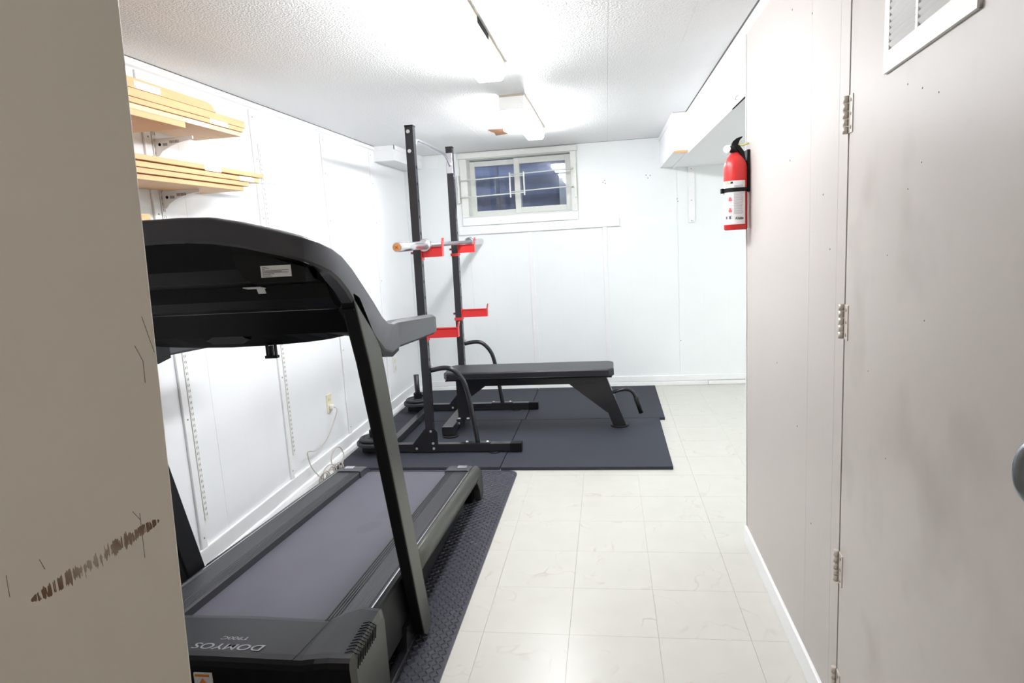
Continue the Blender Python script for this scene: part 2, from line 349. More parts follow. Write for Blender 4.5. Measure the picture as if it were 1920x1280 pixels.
for x, z in ((-0.02, 1.80), (-0.005, 1.815), (0.0, 1.79), (0.36, 1.81), (0.345, 1.835), (0.38, 1.83), (0.605, 1.6), (0.61, 0.4), (0.6, 1.62)): cyl(bm, (x, YB - 0.0012, z), (x, YB + 0.001, z), 0.0045, seg=8)
obj('nail_holes', bm, mat('nail', (0.25, 0.24, 0.22), 0.6), wb, kind='stuff')
bbk = struct('baseboard_back', trimw, XL, XA, YB - 0.013, YB, 0.04, 0.09, bev=0.003)
B('shoe_moulding', trimw, bbk, XL, 0.835, YB - 0.024, YB, 0, 0.038, bev=0.005)
B('shoe_moulding', trimw, bbk, 0.838, XA, YB - 0.017, YB, 0, 0.036, bev=0.005)

# corridor wall on the right, with the far edge where the alcove opens
wr = struct('wall_right', beige, XR + 0.004, XR + 0.11, 1.75, YE, -0.1, HC)
B('panel', beige, wr, XR, XR + 0.004, 1.9545, YE - 0.004, 0.05, HC)
B('panel', beige, wr, XR, XR + 0.004, 1.7305, 1.9535, 0.0, HC)
B('panel', beige, wr, XR, XR + 0.11, 1.668, 1.7295, 0.0, HC)
bm = NB()
for y, z in ((1.955, 1.92), (2.15, 1.99), (2.16, 1.56), (1.84, 1.44), (2.3, 0.9), (2.05, 0.75), (1.9, 0.5), (1.78, 1.3)): cyl(bm, (XR - 0.001, y, z), (XR + 0.001, y, z), 0.003, seg=6)
obj('nail_holes', bm, mat('nail', (0.25, 0.24, 0.22), 0.6), wr, kind='stuff')
struct('wall_alcove', white, XA, XA + 0.1, YE - 0.1, YB + 0.1, -0.1, HC)
struct('wall_alcove_front', white, XR + 0.11, XA + 0.1, YE - 0.12, YE - 0.004, -0.1, HC)
o = struct('trim_3', trimw, XR - 0.004, XR + 0.112, YE, YE + 0.006, 0.0, HC - 0.03)
struct('baseboard_right', trimw, XR - 0.011, XR, 1.70, YE + 0.002, 0.0, 0.078, bev=0.003)
struct('wall_right_near', beige, XR + 0.002, XR + 0.11, YF, 0.70, -0.1, HC)
struct('wall_right_header', beige, XR + 0.002, XR + 0.11, 0.70, 1.668, 2.045, HC)
struct('wall_right_closet', mat('closet_dark', (0.3, 0.28, 0.26), 0.8), XR + 0.5, XR + 0.6, 0.8, 1.75, -0.1, HC)
struct('wall_front', beige, XL - 0.1, XR + 0.1, YF - 0.1, YF, -0.1, HC)
struct('wall_left_near', beige, -1.40, -1.30, YF, 0.72, -0.1, HC)
struct('wall_left_return', beige, XL - 0.1, -1.30, 0.72, 0.85, -0.1, HC)
for a in ((XL, XL + 0.0155, YN, 5.03), (XR - 0.0185, XR - 0.001, 0.9, 4.65), (XL + 0.18, 0.45, YB - 0.003, YB), (0.46, 0.60, 4.640, 4.6445)):
    B('open_gap', mat('joint_shadow_gap', (0.16, 0.15, 0.14), 0.8), ceiling, a[0], a[1], a[2], a[3], HC - 0.0015, HC)
# boxed soffits under the ceiling
sf = struct('ceiling_soffit', white, XR, XA, YE + 0.006, YB, 1.878, HC - 0.001)
sb = struct('ceiling_soffit_box', white, 0.462, XR, 4.652, YB, 1.885, HC - 0.001)
B('soffit_panel', white, sb, 0.490, 0.560, 4.649, 4.652, 1.892, 2.10)
B('raw_wood_edge', wood, sb, 0.464, 0.561, 4.640, 4.652, 1.873, 1.888)
B('corner_trim', trimw, sb, 0.455, 0.462, 4.648, YB, 2.103, HC - 0.001)
B('corner_trim', trimw, sb, 0.455, 0.56, 4.645, 4.652, 2.108, HC - 0.001)
B('corner_bead', trimw, sf, XR - 0.006, XR, 3.08, 4.65, 1.870, 1.893, bev=0.002)
B('corner_bead', trimw, sf, XR - 0.006, XR, YE + 0.01, 3.08, 1.874, 1.896, bev=0.002)
bm = NB(); prism(bm, [(2.81, 1.871), (3.08, 1.872), (3.10, 1.877), (2.81, 1.878)], 'x', XR - 0.003, XR + 0.002); obj('open_gap', bm, hole, sf)
bm = NB(); tube(bm, [(XR - 0.003, 2.94, 1.905), (XR - 0.012, 2.94, 1.90), (XR - 0.016, 2.94, 1.888), (XR - 0.014, 2.925, 1.885)], 0.0016, 6); obj('cup_hook', bm, mat('nail', (0.25, 0.24, 0.22), 0.6), sf)
bx = struct('ceiling_soffit_corner', white, XL, -1.612, 5.04, YB, 2.022, HC - 0.001)
B('corner_trim', trimw, bx, XL, -1.606, 5.034, 5.04, 2.105, HC - 0.001)
B('corner_trim', trimw, bx, -1.612, -1.606, 5.034, YB, 2.105, HC - 0.001)
B('soffit_panel', white, bx, -1.58, -1.46, YB - 0.012, YB, 2.022, 2.12)

# ------------------------------------------------------------------ window
win = obj('window_1', NB(), dullw); win['kind'] = 'structure'
bm = NB()   # jamb lining
box(bm, WX0 - 0.0115, WX0, YB + 0.001, YB + 0.199, WZ0, WZ1); box(bm, WX1, WX1 + 0.0115, YB + 0.001, YB + 0.199, WZ0, WZ1)
box(bm, WX0 - 0.0115, WX1 + 0.0115, YB + 0.001, YB + 0.199, WZ1, WZ1 + 0.0115); box(bm, WX0 - 0.0115, WX1 + 0.0115, YB + 0.001, YB + 0.199, WZ0 - 0.0115, WZ0)
bm.to_mesh(win.data); bm.free()
B('casing', dullw, win, -1.268, WX0 - 0.002, YB - 0.018, YB, 1.573, 2.079, bev=0.004)
B('casing', dullw, win, WX1 + 0.002, -0.240, YB - 0.018, YB, 1.573, 2.079, bev=0.004)
B('casing', dullw, win, -1.28, -0.230, YB - 0.024, YB, 2.080, 2.128, bev=0.004)
B('casing', trimw, win, -1.268, -0.240, YB - 0.018, YB, 1.50, 1.572, bev=0.004)
def sash(name, x0, x1, z0, z1, y, fw):
    f = obj(name, NB(), dullw, win)
    bm = NB(); box(bm, x0, x0 + fw, y, y + 0.03, z0, z1, 0.002); box(bm, x1 - fw, x1, y, y + 0.03, z0, z1, 0.002); box(bm, x0 + fw, x1 - fw, y, y + 0.03, z0, z0 + fw, 0.002); box(bm, x0 + fw, x1 - fw, y, y + 0.03, z1 - fw, z1, 0.002)
    bm.to_mesh(f.data); bm.free()
    B('pane', glass, f, x0 + fw, x1 - fw, y + 0.012, y + 0.016, z0 + fw, z1 - fw)
sash('sash', WX0, -0.745, WZ0, WZ1 - 0.008, YB + 0.135, 0.044)
sash('sash', -0.80, WX1, WZ0 + 0.005, WZ1 - 0.005, YB + 0.10, 0.05)
# corrugated window well outside
well = obj('window_well', NB(), steelg); well['kind'] = 'structure'
secs = []
for k in range(40):
    z = 1.3 + 1.0 * k / 39; r = 0.68 + 0.007 * math.sin(k * 0.9)
    secs.append([(-0.75 + r * math.cos(a) * 1.05, YB + 0.20 + r * math.sin(a) * 0.9, z) for a in [math.pi * i / 24 for i in range(25)]])
bm = NB(); loft(bm, secs, closed=False, cap=False); bm.to_mesh(well.data); bm.free()
B('gravel_bed', mat('gravel', (0.2, 0.19, 0.18), 0.9, noise=0.5, nscale=60, bump=1, bscale=40), well, -1.5, 0.05, YB + 0.20, YB + 0.95, 1.26, 1.40)
B('bright_patch_block', sticker, well, -0.42, -0.30, YB + 0.34, YB + 0.42, 1.40, 1.98)  # added white block, stands in for the bright patch in the right pane
B('support_post', steelg, well, -1.02, -0.99, YB + 0.40, YB + 0.43, 1.40, 2.2)
# security bars across the window
sbar = thing('window_bar', 'thin white sliding security bars across the small basement window', 'security bar', (-0.76, YB - 0.03, 1.70))
yb = YB - 0.034
for z0, z1 in ((1.893, 1.905), (1.748, 1.758)):
    bm = NB(); tube(bm, [(-1.283, yb, z0), (-0.69, yb, z0 + 0.012)], 0.0055, 8); obj('rod', bm, dullw, sbar)
    bm = NB(); tube(bm, [(-0.82, yb - 0.013, z1 + 0.012), (-0.258, yb - 0.013, z1 + 0.026)], 0.0055, 8); obj('rod', bm, dullw, sbar)
for x, z0, z1 in ((-0.82, 1.722, 1.935), (-0.697, 1.735, 1.935)): B('cross_strap', dullw, sbar, x - 0.006, x + 0.006, yb - 0.022, yb - 0.006, z0, z1, bev=0.002)
B('wall_bracket', dullw, sbar, -1.290, -1.276, YB - 0.05, YB - 0.0, 1.70, 1.94, bev=0.002)
bk = B('wall_bracket', dullw, sbar, -0.262, -0.244, YB - 0.06, YB, 1.69, 1.975, bev=0.002)
for k in range(9): B('hinge_loop', dullw, bk, -0.268, -0.258, YB - 0.064, YB - 0.05, 1.72 + k * 0.027, 1.735 + k * 0.027)

# ------------------------------------------------------------------ ceiling lamps
def lamp(name, y0, y1, label, endplate, hall_fill=False):
    t = thing(name, label, 'ceiling light', (-0.487, (y0 + y1) / 2, HC), 'fluorescent wrap ceiling lights')
    B('housing', housing, t, -0.553, -0.416, y0 + 0.004, y1 - 0.004, HC - 0.028, HC)
    bm = NB(); z0, z1 = 2.062, HC - 0.030
    prism(bm, [(-0.552, z1), (-0.548, z0 + 0.012), (-0.538, z0), (-0.436, z0), (-0.426, z0 + 0.012), (-0.420, z1)], 'y', y0 + 0.006, y1)
    ln = obj('lens', bm, [lens, lens_side] if not hall_fill else [lens_dim, lens_dim], t)
    for p in ln.data.polygons:
        if abs(p.normal.z) < 0.6: p.material_index = 1
    if endplate:
        B('end_cap', whitep, t, -0.556, -0.416, y0 - 0.004, y0 + 0.006, 2.058, HC - 0.012)
    return t
L1 = lamp('ceiling_light', 1.78, 2.99, 'long glowing wrap ceiling light nearest the camera, cut off by the frame top', False)
B('housing_gap', hole, L1, -0.4165, -0.4145, 2.35, 2.56, HC - 0.024, HC - 0.003)
lamp('ceiling_light', 3.64, 4.84, 'farther glowing wrap ceiling light with grey end cap, near the window', True)

dl = thing('added_dome_fill', 'added dome-shaped fill light in the side alcove, unseen round the corner', 'ceiling light', (2.1, 4.2, 1.878))  # added out of view to even out the light on the back of the room
bm = NB(); lathe(bm, [(0.15, 1.877), (0.15, 1.862), (0.14, 1.858)], 2.1, 4.2); obj('base', bm, whitep, dl)
bm = NB(); lathe(bm, [(0.14, 1.858), (0.13, 1.82), (0.09, 1.79), (0.03, 1.778)], 2.1, 4.2); obj('globe', bm, mat('added_dome_fill_glass', (0.93, 1.0, 0.95), 0.4, emit=ALC), dl)
lamp('ceiling_light', -1.35, -0.15, 'added dim warm fill light behind the camera, unseen, built as a wrap ceiling light', False, True)  # added out of view to brighten the near door leaf

# ------------------------------------------------------------------ doors
# door on the right: hinged at its far edge, standing about five degrees open
th = math.radians(5.0); HX, HY = XR - 0.001, 1.66
dd = Vector((-math.sin(th), -math.cos(th), 0)); dn = Vector((-math.cos(th), math.sin(th), 0))   # along the leaf, out of its face
MD = Matrix(((dd.x, dn.x, 0, HX), (dd.y, dn.y, 0, HY), (0, 0, 1, 0), (0, 0, 0, 1)))
def Dobj(name, bm, m, parent=None, **k):
    bmesh.ops.transform(bm, matrix=MD, verts=bm.verts); return obj(name, bm, m, parent, **k)
door = Dobj('door_1', box(NB(), 0.003, 1.00, -0.036, 0.0, 0.012, 2.035, bev=0.002), doorm, loc=(HX, HY, 0)); door['kind'] = 'structure'
door['label'] = 'smudged grey beige door on the right with painted hinges'
hg = hingem
for zc in (1.61, 1.13, 0.495, 0.165):
    h = Dobj('hinge', box(NB(), 0.004, 0.034, 0.0, 0.0025, zc - 0.042, zc + 0.042), hg, door)
    for k in range(5):
        Dobj('knuckle', cyl(NB(), (-0.003, 0.007, zc - 0.042 + k * 0.0172), (-0.003, 0.007, zc - 0.0265 + k * 0.0172), 0.0065, seg=12), hg, h)
    bm = NB()
    for dz in (-0.03, 0.0, 0.03): cyl(bm, (0.022, 0.002, zc + dz), (0.022, 0.0036, zc + dz), 0.004, seg=8)
    Dobj('screw', bm, mat('nail', (0.25, 0.24, 0.22), 0.6), h)
bm = NB(); tube(bm, smoothpath([(0.80, 0.0, 1.118), (0.80, 0.028, 1.116), (0.795, 0.050, 1.095), (0.793, 0.055, 1.072), (0.795, 0.050, 1.049), (0.80, 0.028, 1.028), (0.80, 0.0, 1.026)], 5), 0.0085, 12)
bmesh.ops.translate(bm, vec=(0.137, -0.006, 0.026), verts=bm.verts); Dobj('pull_handle', bm, pullm, door)
# return-air grille on the door
gr = Dobj('air_grille', NB(), whitep, door)
bm = NB(); gx0, gx1, gz0, gz1 = 0.262, 0.655, 1.642, 1.965
ap0, ap1, apm, apz0, apz1 = gx0 + 0.028, gx1 - 0.04, 0.43, gz0 + 0.037, gz1 - 0.035
for a in ((gx0, ap0, gz0, gz1), (ap1, gx1, gz0, gz1), (ap0, ap1, gz0, apz0), (ap0, ap1, apz1, gz1), (apm - 0.006, apm + 0.006, apz0, apz1)): box(bm, a[0], a[1], 0.0035, 0.0065, a[2], a[3])
for a in ((gx0, gx1, gz0, gz0 + 0.004), (gx0, gx1, gz1 - 0.004, gz1), (gx0, gx0 + 0.004, gz0, gz1), (gx1 - 0.004, gx1, gz0, gz1)): box(bm, a[0], a[1], 0.0, 0.0035, a[2], a[3])
bmesh.ops.transform(bm, matrix=MD, verts=bm.verts); bmesh.ops.translate(bm, vec=-Vector((HX, HY, 0)), verts=bm.verts); bm.to_mesh(gr.data); bm.free()
Dobj('backing', box(NB(), ap0, ap1, 0.0003, 0.0012, apz0, apz1), mat('grille_shadow', (0.10, 0.09, 0.085), 0.8), gr)
for (a, b_) in ((ap0, apm - 0.006), (apm + 0.006, ap1)):
    for k in range(22):
        z = apz0 + 0.003 + k * 0.0114
        bm = NB(); prism(bm, [(0.0012, z + 0.001), (0.0020, z), (0.0075, z + 0.0085), (0.0067, z + 0.0095)], 'x', a, b_); Dobj('louver', bm, whitep, gr)
bm = NB(); cyl(bm, (gx0 + 0.008, 0.006, 1.79), (gx0 + 0.008, 0.0085, 1.79), 0.0055, seg=12); Dobj('screw', bm, zinc, gr)
bm = NB()
for x, z in ((0.38, 1.60), (0.45, 1.58), (0.52, 1.56), (0.40, 1.42), (0.46, 1.46), (0.3, 1.3), (0.5, 1.2), (0.33, 0.9), (0.2, 1.05)): cyl(bm, (x, -0.001, z), (x, 0.0008, z), 0.0016, seg=6)
Dobj('nail_holes', bm, mat('nail', (0.25, 0.24, 0.22), 0.6), door, kind='stuff')
# cream door leaf in the left foreground, sagging slightly on its hinges
bm = NB(); prism(bm, [(-0.0453, -0.0), (0.0228, 2.05), (-0.78, 2.05), (-0.80, 0.0)], 'y', 0.0, 0.036, bev=0.0015)
leaf = obj('door_2', bm, scuff); leaf.location = (-0.612, 0.80, 0.0); leaf.rotation_euler = (0, 0, math.radians(40)); leaf['kind'] = 'structure'; leaf['label'] = 'cream door leaf in the left foreground with a brown scuffed streak'
def Lobj(name, bm, m):      # parts of the leaf, in the leaf's own axes
    me = bpy.data.meshes.new(name); bm.to_mesh(me); bm.free(); o = bpy.data.objects.new(name, me); COL.objects.link(o); o.parent = leaf; me.materials.append(m); return o
for z in (0.3, 1.05, 1.8):
    bm = NB(); cyl(bm, (-0.806, 0.0, z), (-0.806, 0.0, z + 0.09), 0.007); Lobj('hinge', bm, hingem)
bm = NB()
for pts in (((-0.0148, 1.300), (-0.0105, 1.275), (-0.006, 1.250)), ((-0.028, 1.262), (-0.021, 1.24), (-0.022, 1.21)), ((-0.060, 1.035), (-0.052, 1.020)), ((-0.052, 1.03), (-0.054, 0.965)), ((-0.17, 1.0), (-0.166, 0.985)), ((-0.206, 0.99), (-0.2065, 0.96))):
    for p, q in zip(pts, pts[1:]): tube(bm, [(p[0], 0.0002, p[1]), (q[0], 0.0002, q[1])], 0.0006, 4)
o = Lobj('scratch_marks', bm, mat('scratch', (0.22, 0.18, 0.14), 0.8)); o['kind'] = 'stuff'

# ------------------------------------------------------------------ floor mats
def mat_tile(x0, x1, y0, y1, label):
    o = obj('rubber_mat', box(NB(), x0, x1, y0, y1, 0.0, 0.02, bev=0.002), rubber, loc=(x0, y0, 0)); tag(o, label, 'gym mat', 'black rubber gym mats')
mat_tile(-1.735, -0.685, 3.69, 4.70, 'black rubber floor mat under the near half of the squat rack, by the treadmill end')
mat_tile(-0.680, 0.332, 3.685, 4.695, 'nearest right black rubber mat, under the front foot of the bench')
mat_tile(-1.735, -0.660, 4.706, 5.722, 'black rubber mat under the far foot of the squat rack, in the back left corner')
mat_tile(-0.655, 0.372, 4.702, 5.722, 'black rubber mat against the back wall behind the bench')
dm = thing('treadmill_mat', 'long dark diamond-pattern rubber mat under the treadmill', 'mat', (-1.14, 2.2, 0))
bm = NB(); rad = 0.06; x0, x1, y0, y1 = -1.715, -0.572, 0.90, 3.668
pts = [(x0, y0), (x1, y0)] + [(x1 - rad + rad * math.cos(a), y1 - rad + rad * math.sin(a)) for a in [math.pi / 2 * i / 8 for i in range(9)]] + [(x0, y1)]
prism(bm, pts, 'z', 0.0, 0.007); obj('mat_sheet', bm, plate_rub, dm)
bm = NB()
def lozenge(cx, cy, ang, L=0.0115, W=0.0036, Hh=0.0032):
    ca, sa = math.cos(ang), math.sin(ang); z = 0.0068
    def P(u, v, zz): return bm.verts.new((cx + u * ca - v * sa, cy + u * sa + v * ca, zz))
    a = P(-L, 0, z); b2 = P(-L * .3, -W, z); c = P(L * .3, -W, z); d = P(L, 0, z); e = P(L * .3, W, z); f = P(-L * .3, W, z); t1 = P(-L * .45, 0, z + Hh); t2 = P(L * .45, 0, z + Hh)
    for q in ((a, b2, t1), (b2, c, t2, t1), (c, d, t2), (d, e, t2), (e, f, t1, t2), (f, a, t1)): bm.faces.new(q)
st = 0.0185
for (xa, xb, ya, yb_) in ((-0.80, -0.58, 0.98, 3.66), (-1.70, -1.50, 1.9, 3.66)):
    nx = int((xb - xa) / st); ny = int((yb_ - ya) / st)
    for i in range(nx):
        for j in range(ny):
            cx = xb - (i + 0.5) * st; cy = ya + (j + 0.5) * st
            if cx > -0.632 and cy > 3.608 and math.hypot(cx + 0.632, cy - 3.608) > 0.05: continue
            lozenge(cx, cy, math.radians(35) if (i + j) % 2 else math.radians(-55))
obj('tread_pattern', bm, plate_rub, dm, kind='stuff')

# ------------------------------------------------------------------ treadmill
TC = -1.100
tr = thing('treadmill', 'large charcoal and black treadmill standing along the left wall', 'treadmill', (TC, 2.2, 0.0))
def mx(x, s): return x if s > 0 else 2 * TC - x
def zt(y): return 0.292 + (y - 1.75) * (0.200 - 0.292) / (3.2 - 1.75)     # foot-rail height along the deck
def bx2(bm, xa, xb, *a, **k): return box(bm, min(xa, xb), max(xa, xb), *a, **k)
bm = NB(); prism(bm, [(1.50, 0.03), (1.50, 0.20), (3.20, 0.12), (3.20, 0.06), (1.9, 0.03)], 'x', TC - 0.335, TC + 0.335); obj('deck_frame', bm, blackp, tr)
bm = NB(); loft(bm, [[(TC + sx * 0.243, y, zt(y) - 0.034 - dz) for sx, dz in ((-1, 0), (1, 0), (1, 0.004), (-1, 0.004))] for y in (1.60, 1.75, 2.2, 2.7, 3.22)] +
               [[(TC + sx * 0.243, y, z) for sx in (-1, 1)] + [(TC + sx * 0.243, y2, z2) for sx in (1, -1)] for y, z, y2, z2 in ((3.262, 0.152, 3.258, 0.148), (3.280, 0.128, 3.275, 0.128), (3.262, 0.104, 3.258, 0.108))])
obj('running_belt', bm, beltm, tr)
for s in (1, -1):
    sd = 'right' if s > 0 else 'left'
    # ribbed foot rail
    n = 9; secs = []
    for y in (1.66, 2.0, 2.5, 3.0, 3.135):
        z = zt(y); prof = [(-0.866, z - 0.036), (-0.866, z - 0.008)]
        for k in range(4):
            xk = -0.862 + k * 0.009; prof += [(xk, z - 0.0035), (xk + 0.002, z - 0.0005), (xk + 0.0055, z - 0.0005), (xk + 0.0075, z - 0.0035)]
        prof += [(-0.824, z - 0.0035), (-0.822, z - 0.001)]
        for k in range(7): prof += [(-0.819 + k * 0.0085, z - 0.001), (-0.8175 + k * 0.0085, z - 0.0018), (-0.816 + k * 0.0085, z - 0.001)]
        prof += [(-0.757, z - 0.001), (-0.7555, z - 0.0035), (-0.744, z - 0.0035), (-0.744, z - 0.036)]
        secs.append([(mx(px, s), y, pz) for px, pz in prof])
    bm = NB(); loft(bm, secs); fr = obj('foot_rail', bm, railm, tr)
    secs = [[(mx(px, s), y, zt(y) + dz) for px, dz in ((-0.7455, -0.006), (-0.7455, 0.0015), (-0.741, 0.0015), (-0.741, -0.006))] for y in (1.72, 3.12)]
    bm = NB(); loft(bm, secs); obj('bright_strip', bm, silver, fr)
    # side cover, rounded outer shell
    secs = []
    for y in (2.02, 2.3, 2.6, 2.9, 3.05, 3.14, 3.20, 3.235, 3.268, 3.285):
        z = zt(y) - (0, 0.004, 0.014, 0.034)[max(0, (3.20, 3.235, 3.268, 3.285).index(y) if y >= 3.2 else 0)] * (y >= 3.2); hh = 0.088 if y < 3.26 else 0.07
        prof = [(-0.741, z - 0.03), (-0.741, z - 0.001), (-0.734, z + 0.001), (-0.727, z + 0.000), (-0.721, z - 0.004), (-0.715, z - 0.012), (-0.710, z - 0.024), (-0.707, z - 0.040), (-0.708, z - 0.058), (-0.713, z - 0.073), (-0.723, z - 0.084), (-0.735, z - hh), (-0.75, z - hh), (-0.75, z - 0.04)]
        secs.append([(mx(px, s), y, pz) for px, pz in prof])
    bm = NB(); loft(bm, secs)
    for f in bm.faces: f.smooth = len(f.verts) == 4
    obj('side_cover', bm, olive, tr)
    bm = NB(); loft(bm, [[(mx(px, s), y, zt(y) + dz) for px, dz in ((-0.745, -0.003), (-0.728, -0.003), (-0.722, -0.010), (-0.722, -0.20), (-0.745, -0.20))] for y in (1.70, 2.019)]); obj('frame_panel', bm, blackp, tr)
    # rear end cap with foot
    secs = []
    for x, zz in ((-0.872, 0.0), (-0.86, 0.004), (-0.755, 0.005), (-0.744, 0.0)):
        secs.append([(mx(x, s), y, z) for y, z in ((3.125, 0.13), (3.125, zt(3.125) + zz), (3.18, zt(3.18) + zz + 0.001), (3.225, zt(3.2) + zz - 0.006), (3.262, 0.165 + zz * .5), (3.285, 0.12), (3.285, 0.10), (3.235, 0.10))])
    bm = NB(); loft(bm, secs); ec = obj('end_cap', bm, greyp, tr)
    bm = NB(); prism(bm, [(3.16, 0.125), (3.195, 0.075), (3.21, 0.014), (3.278, 0.012), (3.292, 0.03), (3.284, 0.12), (3.26, 0.14)], 'x', mx(-0.742, s), mx(-0.7085, s), bev=0.003); obj('rear_foot', bm, olive, ec)
    bm = NB(); bx2(bm, mx(-0.80, s), mx(-0.75, s), 3.18, 3.24, 0.010, 0.12); obj('roller_foot', bm, blackp, ec)
    bm = NB(); bx2(bm, mx(-0.815, s), mx(-0.765, s), 3.165, 3.20, zt(3.17) + 0.0055, zt(3.17) + 0.0075); obj('badge', bm, silver, ec)
    # upright post
    pr = [(1.987, 0.045), (2.02, 0.018), (2.06, 0.018), (2.082, 0.05), (2.069, 0.09), (1.905, 0.723), (1.842, 1.0), (1.818, 1.075), (1.690, 1.245), (1.645, 1.262), (1.64, 1.25), (1.715, 1.052), (1.797, 0.759)]
    bm = NB(); prism(bm, pr, 'x', mx(-0.712, s), mx(-0.67, s), bev=0.006); up = obj('upright', bm, [olive, blackp], tr)
    for p in up.data.polygons:
        if p.normal.x * s < -0.3 or (p.normal.y < -0.3 and p.normal.x * s < 0.75): p.material_index = 1
    bm = NB(); prism(bm, [(1.640, 1.268), (1.69, 1.25), (1.66, 1.30), (1.59, 1.33), (1.58, 1.31)], 'x', mx(-0.718, s), mx(-0.682, s), bev=0.004); obj('joint_collar', bm, gloss, up)
    bm = NB(); prism(bm, [(1.90, 0.02), (2.13, 0.02), (2.13, 0.05), (2.06, 0.10), (1.92, 0.11)], 'x', mx(-0.74, s), mx(-0.708, s)); obj('upright_foot', bm, blackm, up)
    bm = NB(); cyl(bm, (mx(-0.708, s), 2.10, 0.075), (mx(-0.700, s), 2.10, 0.075), 0.008, seg=8); obj('bolt', bm, zinc, up)
# base rail beside the hood
for s in (1, -1):
    bm = NB(); bx2(bm, mx(-0.735, s), mx(-0.705, s), 1.42, 2.13, 0.012, 0.035, bev=0.004); obj('base_rail', bm, blackm, tr)
# motor hood
secs = []
for x, y0, y1, z, zb in ((-1.499, 1.50, 1.72, 0.285, 0.05), (-1.489, 1.478, 1.735, 0.302, 0.04), (-1.434, 1.468, 1.735, 0.308, 0.04), (-1.394, 1.466, 1.715, 0.305, 0.04), (-1.354, 1.465, 1.675, 0.299, 0.04), (-1.100, 1.463, 1.678, 0.303, 0.04),
                         (-0.846, 1.465, 1.675, 0.299, 0.04), (-0.806, 1.466, 1.715, 0.305, 0.04), (-0.766, 1.468, 1.735, 0.308, 0.04), (-0.711, 1.478, 1.735, 0.302, 0.04), (-0.701, 1.50, 1.72, 0.285, 0.05)):
    secs.append([(x, y0 + 0.01, zb), (x, y0 - 0.004, z - 0.025), (x, y0, z - 0.010), (x, y0 + 0.010, z - 0.002), (x, y0 + 0.03, z), (x, y1 - 0.03, z), (x, y1 - 0.008, z - 0.006), (x, y1, z - 0.02), (x, y1, 0.12), (x, y1, zb)])
bm = NB(); loft(bm, secs); hood = obj('motor_hood', bm, [hoodm, blackp, olive], tr)
for p in hood.data.polygons:
    c = p.center + Vector((TC, 2.2, 0))
    if p.normal.y < -0.5 and c.z < 0.298: p.material_index = 1
    elif abs(p.normal.x) > 0.8 and abs(c.x - TC) > 0.39: p.material_index = 2
for k in range(11):
    y = 1.512 + k * 0.0135
    bm = NB(); tube(bm, [(-0.732, y - 0.012, 0.3075), (-0.716, y - 0.002, 0.3055), (-0.7005, y + 0.004, 0.292), (-0.6985, y - 0.012, 0.262)], 0.0014, 5); obj('vent_slot', bm, hole, hood)
bm = NB(); tube(bm, [(-0.868, 1.467, 0.3005), (-0.836, 1.67, 0.3015)], 0.0006, 4); obj('seam', bm, hole, hood)
text('hood_lettering', 'DOMYOS', 0.036, logo_ink, hood, basis((-1.075, 1.514, 0.3025), (-1, 0, 0), (0, -1, 0)) @ Matrix.Diagonal((1.38, 1, 1, 1)), shear=0.2, bold=0.0003)
text('hood_lettering', 'T900C', 0.020, logo_ink, hood, basis((-1.078, 1.552, 0.3025), (-1, 0, 0), (0, -1, 0)) @ Matrix.Diagonal((1.5, 1, 1, 1)), shear=0.2)
# warning sticker on the front of the hood
stk = B('warning_sticker', sticker, hood, -1.150, -1.098, 1.4535, 1.4585, 0.205, 0.262)
bm = NB(); prism(bm, [(-1.143, 0.222), (-1.106, 0.222), (-1.1245, 0.248)], 'y', 1.452, 1.454); obj('warning_triangle', bm, orange, stk)
B('sticker_print', ink, stk, -1.146, -1.104, 1.4525, 1.454, 0.212, 0.217)
B('sticker_print', orange, stk, -1.146, -1.104, 1.4525, 1.454, 0.252, 0.259)
bm = NB(); box(bm, -1.362, -1.346, 3.03, 3.07, zt(3.05) - 0.033, zt(3.05) - 0.012, bev=0.002); obj('safety_tab', bm, red, tr)
# arch-shaped handlebar frame: crossbar and sides
half = [((-1.108, 1.435, 1.468), (-1.108, 1.437, 1.409), (0, 1, 0)), ((-1.0, 1.437, 1.468), (-1.0, 1.439, 1.408), (0, 1, 0)), ((-0.93, 1.440, 1.465), (-0.93, 1.442, 1.402), (0, 1, 0)), ((-0.86, 1.447, 1.450), (-0.86, 1.449, 1.389), (0, 1, 0)),
        ((-0.765, 1.457, 1.424), (-0.765, 1.459, 1.364), (-0.05, 1, 0)), ((-0.712, 1.470, 1.409), (-0.710, 1.466, 1.347), (-0.35, 0.9, 0)), ((-0.685, 1.505, 1.394), (-0.685, 1.490, 1.331), (-0.7, 0.7, 0)), ((-0.673, 1.550, 1.378), (-0.673, 1.525, 1.315), (-0.95, 0.3, 0)),
        ((-0.67, 1.600, 1.357), (-0.67, 1.566, 1.293), (-1, 0, 0)), ((-0.67, 1.661, 1.321), (-0.67, 1.612, 1.262), (-1, 0, 0)), ((-0.67, 1.72, 1.277), (-0.67, 1.658, 1.22), (-1, 0, 0)), ((-0.67, 1.79, 1.224), (-0.67, 1.715, 1.168), (-1, 0, 0)),
        ((-0.67, 1.860, 1.166), (-0.67, 1.785, 1.108), (-1, 0, 0)), ((-0.67, 1.905, 1.142), (-0.67, 1.850, 1.062), (-1, 0, 0)), ((-0.67, 1.955, 1.133), (-0.67, 1.925, 1.041), (-1, 0, 0)), ((-0.67, 1.995, 1.134), (-0.67, 1.988, 1.046), (-1, 0, 0))]
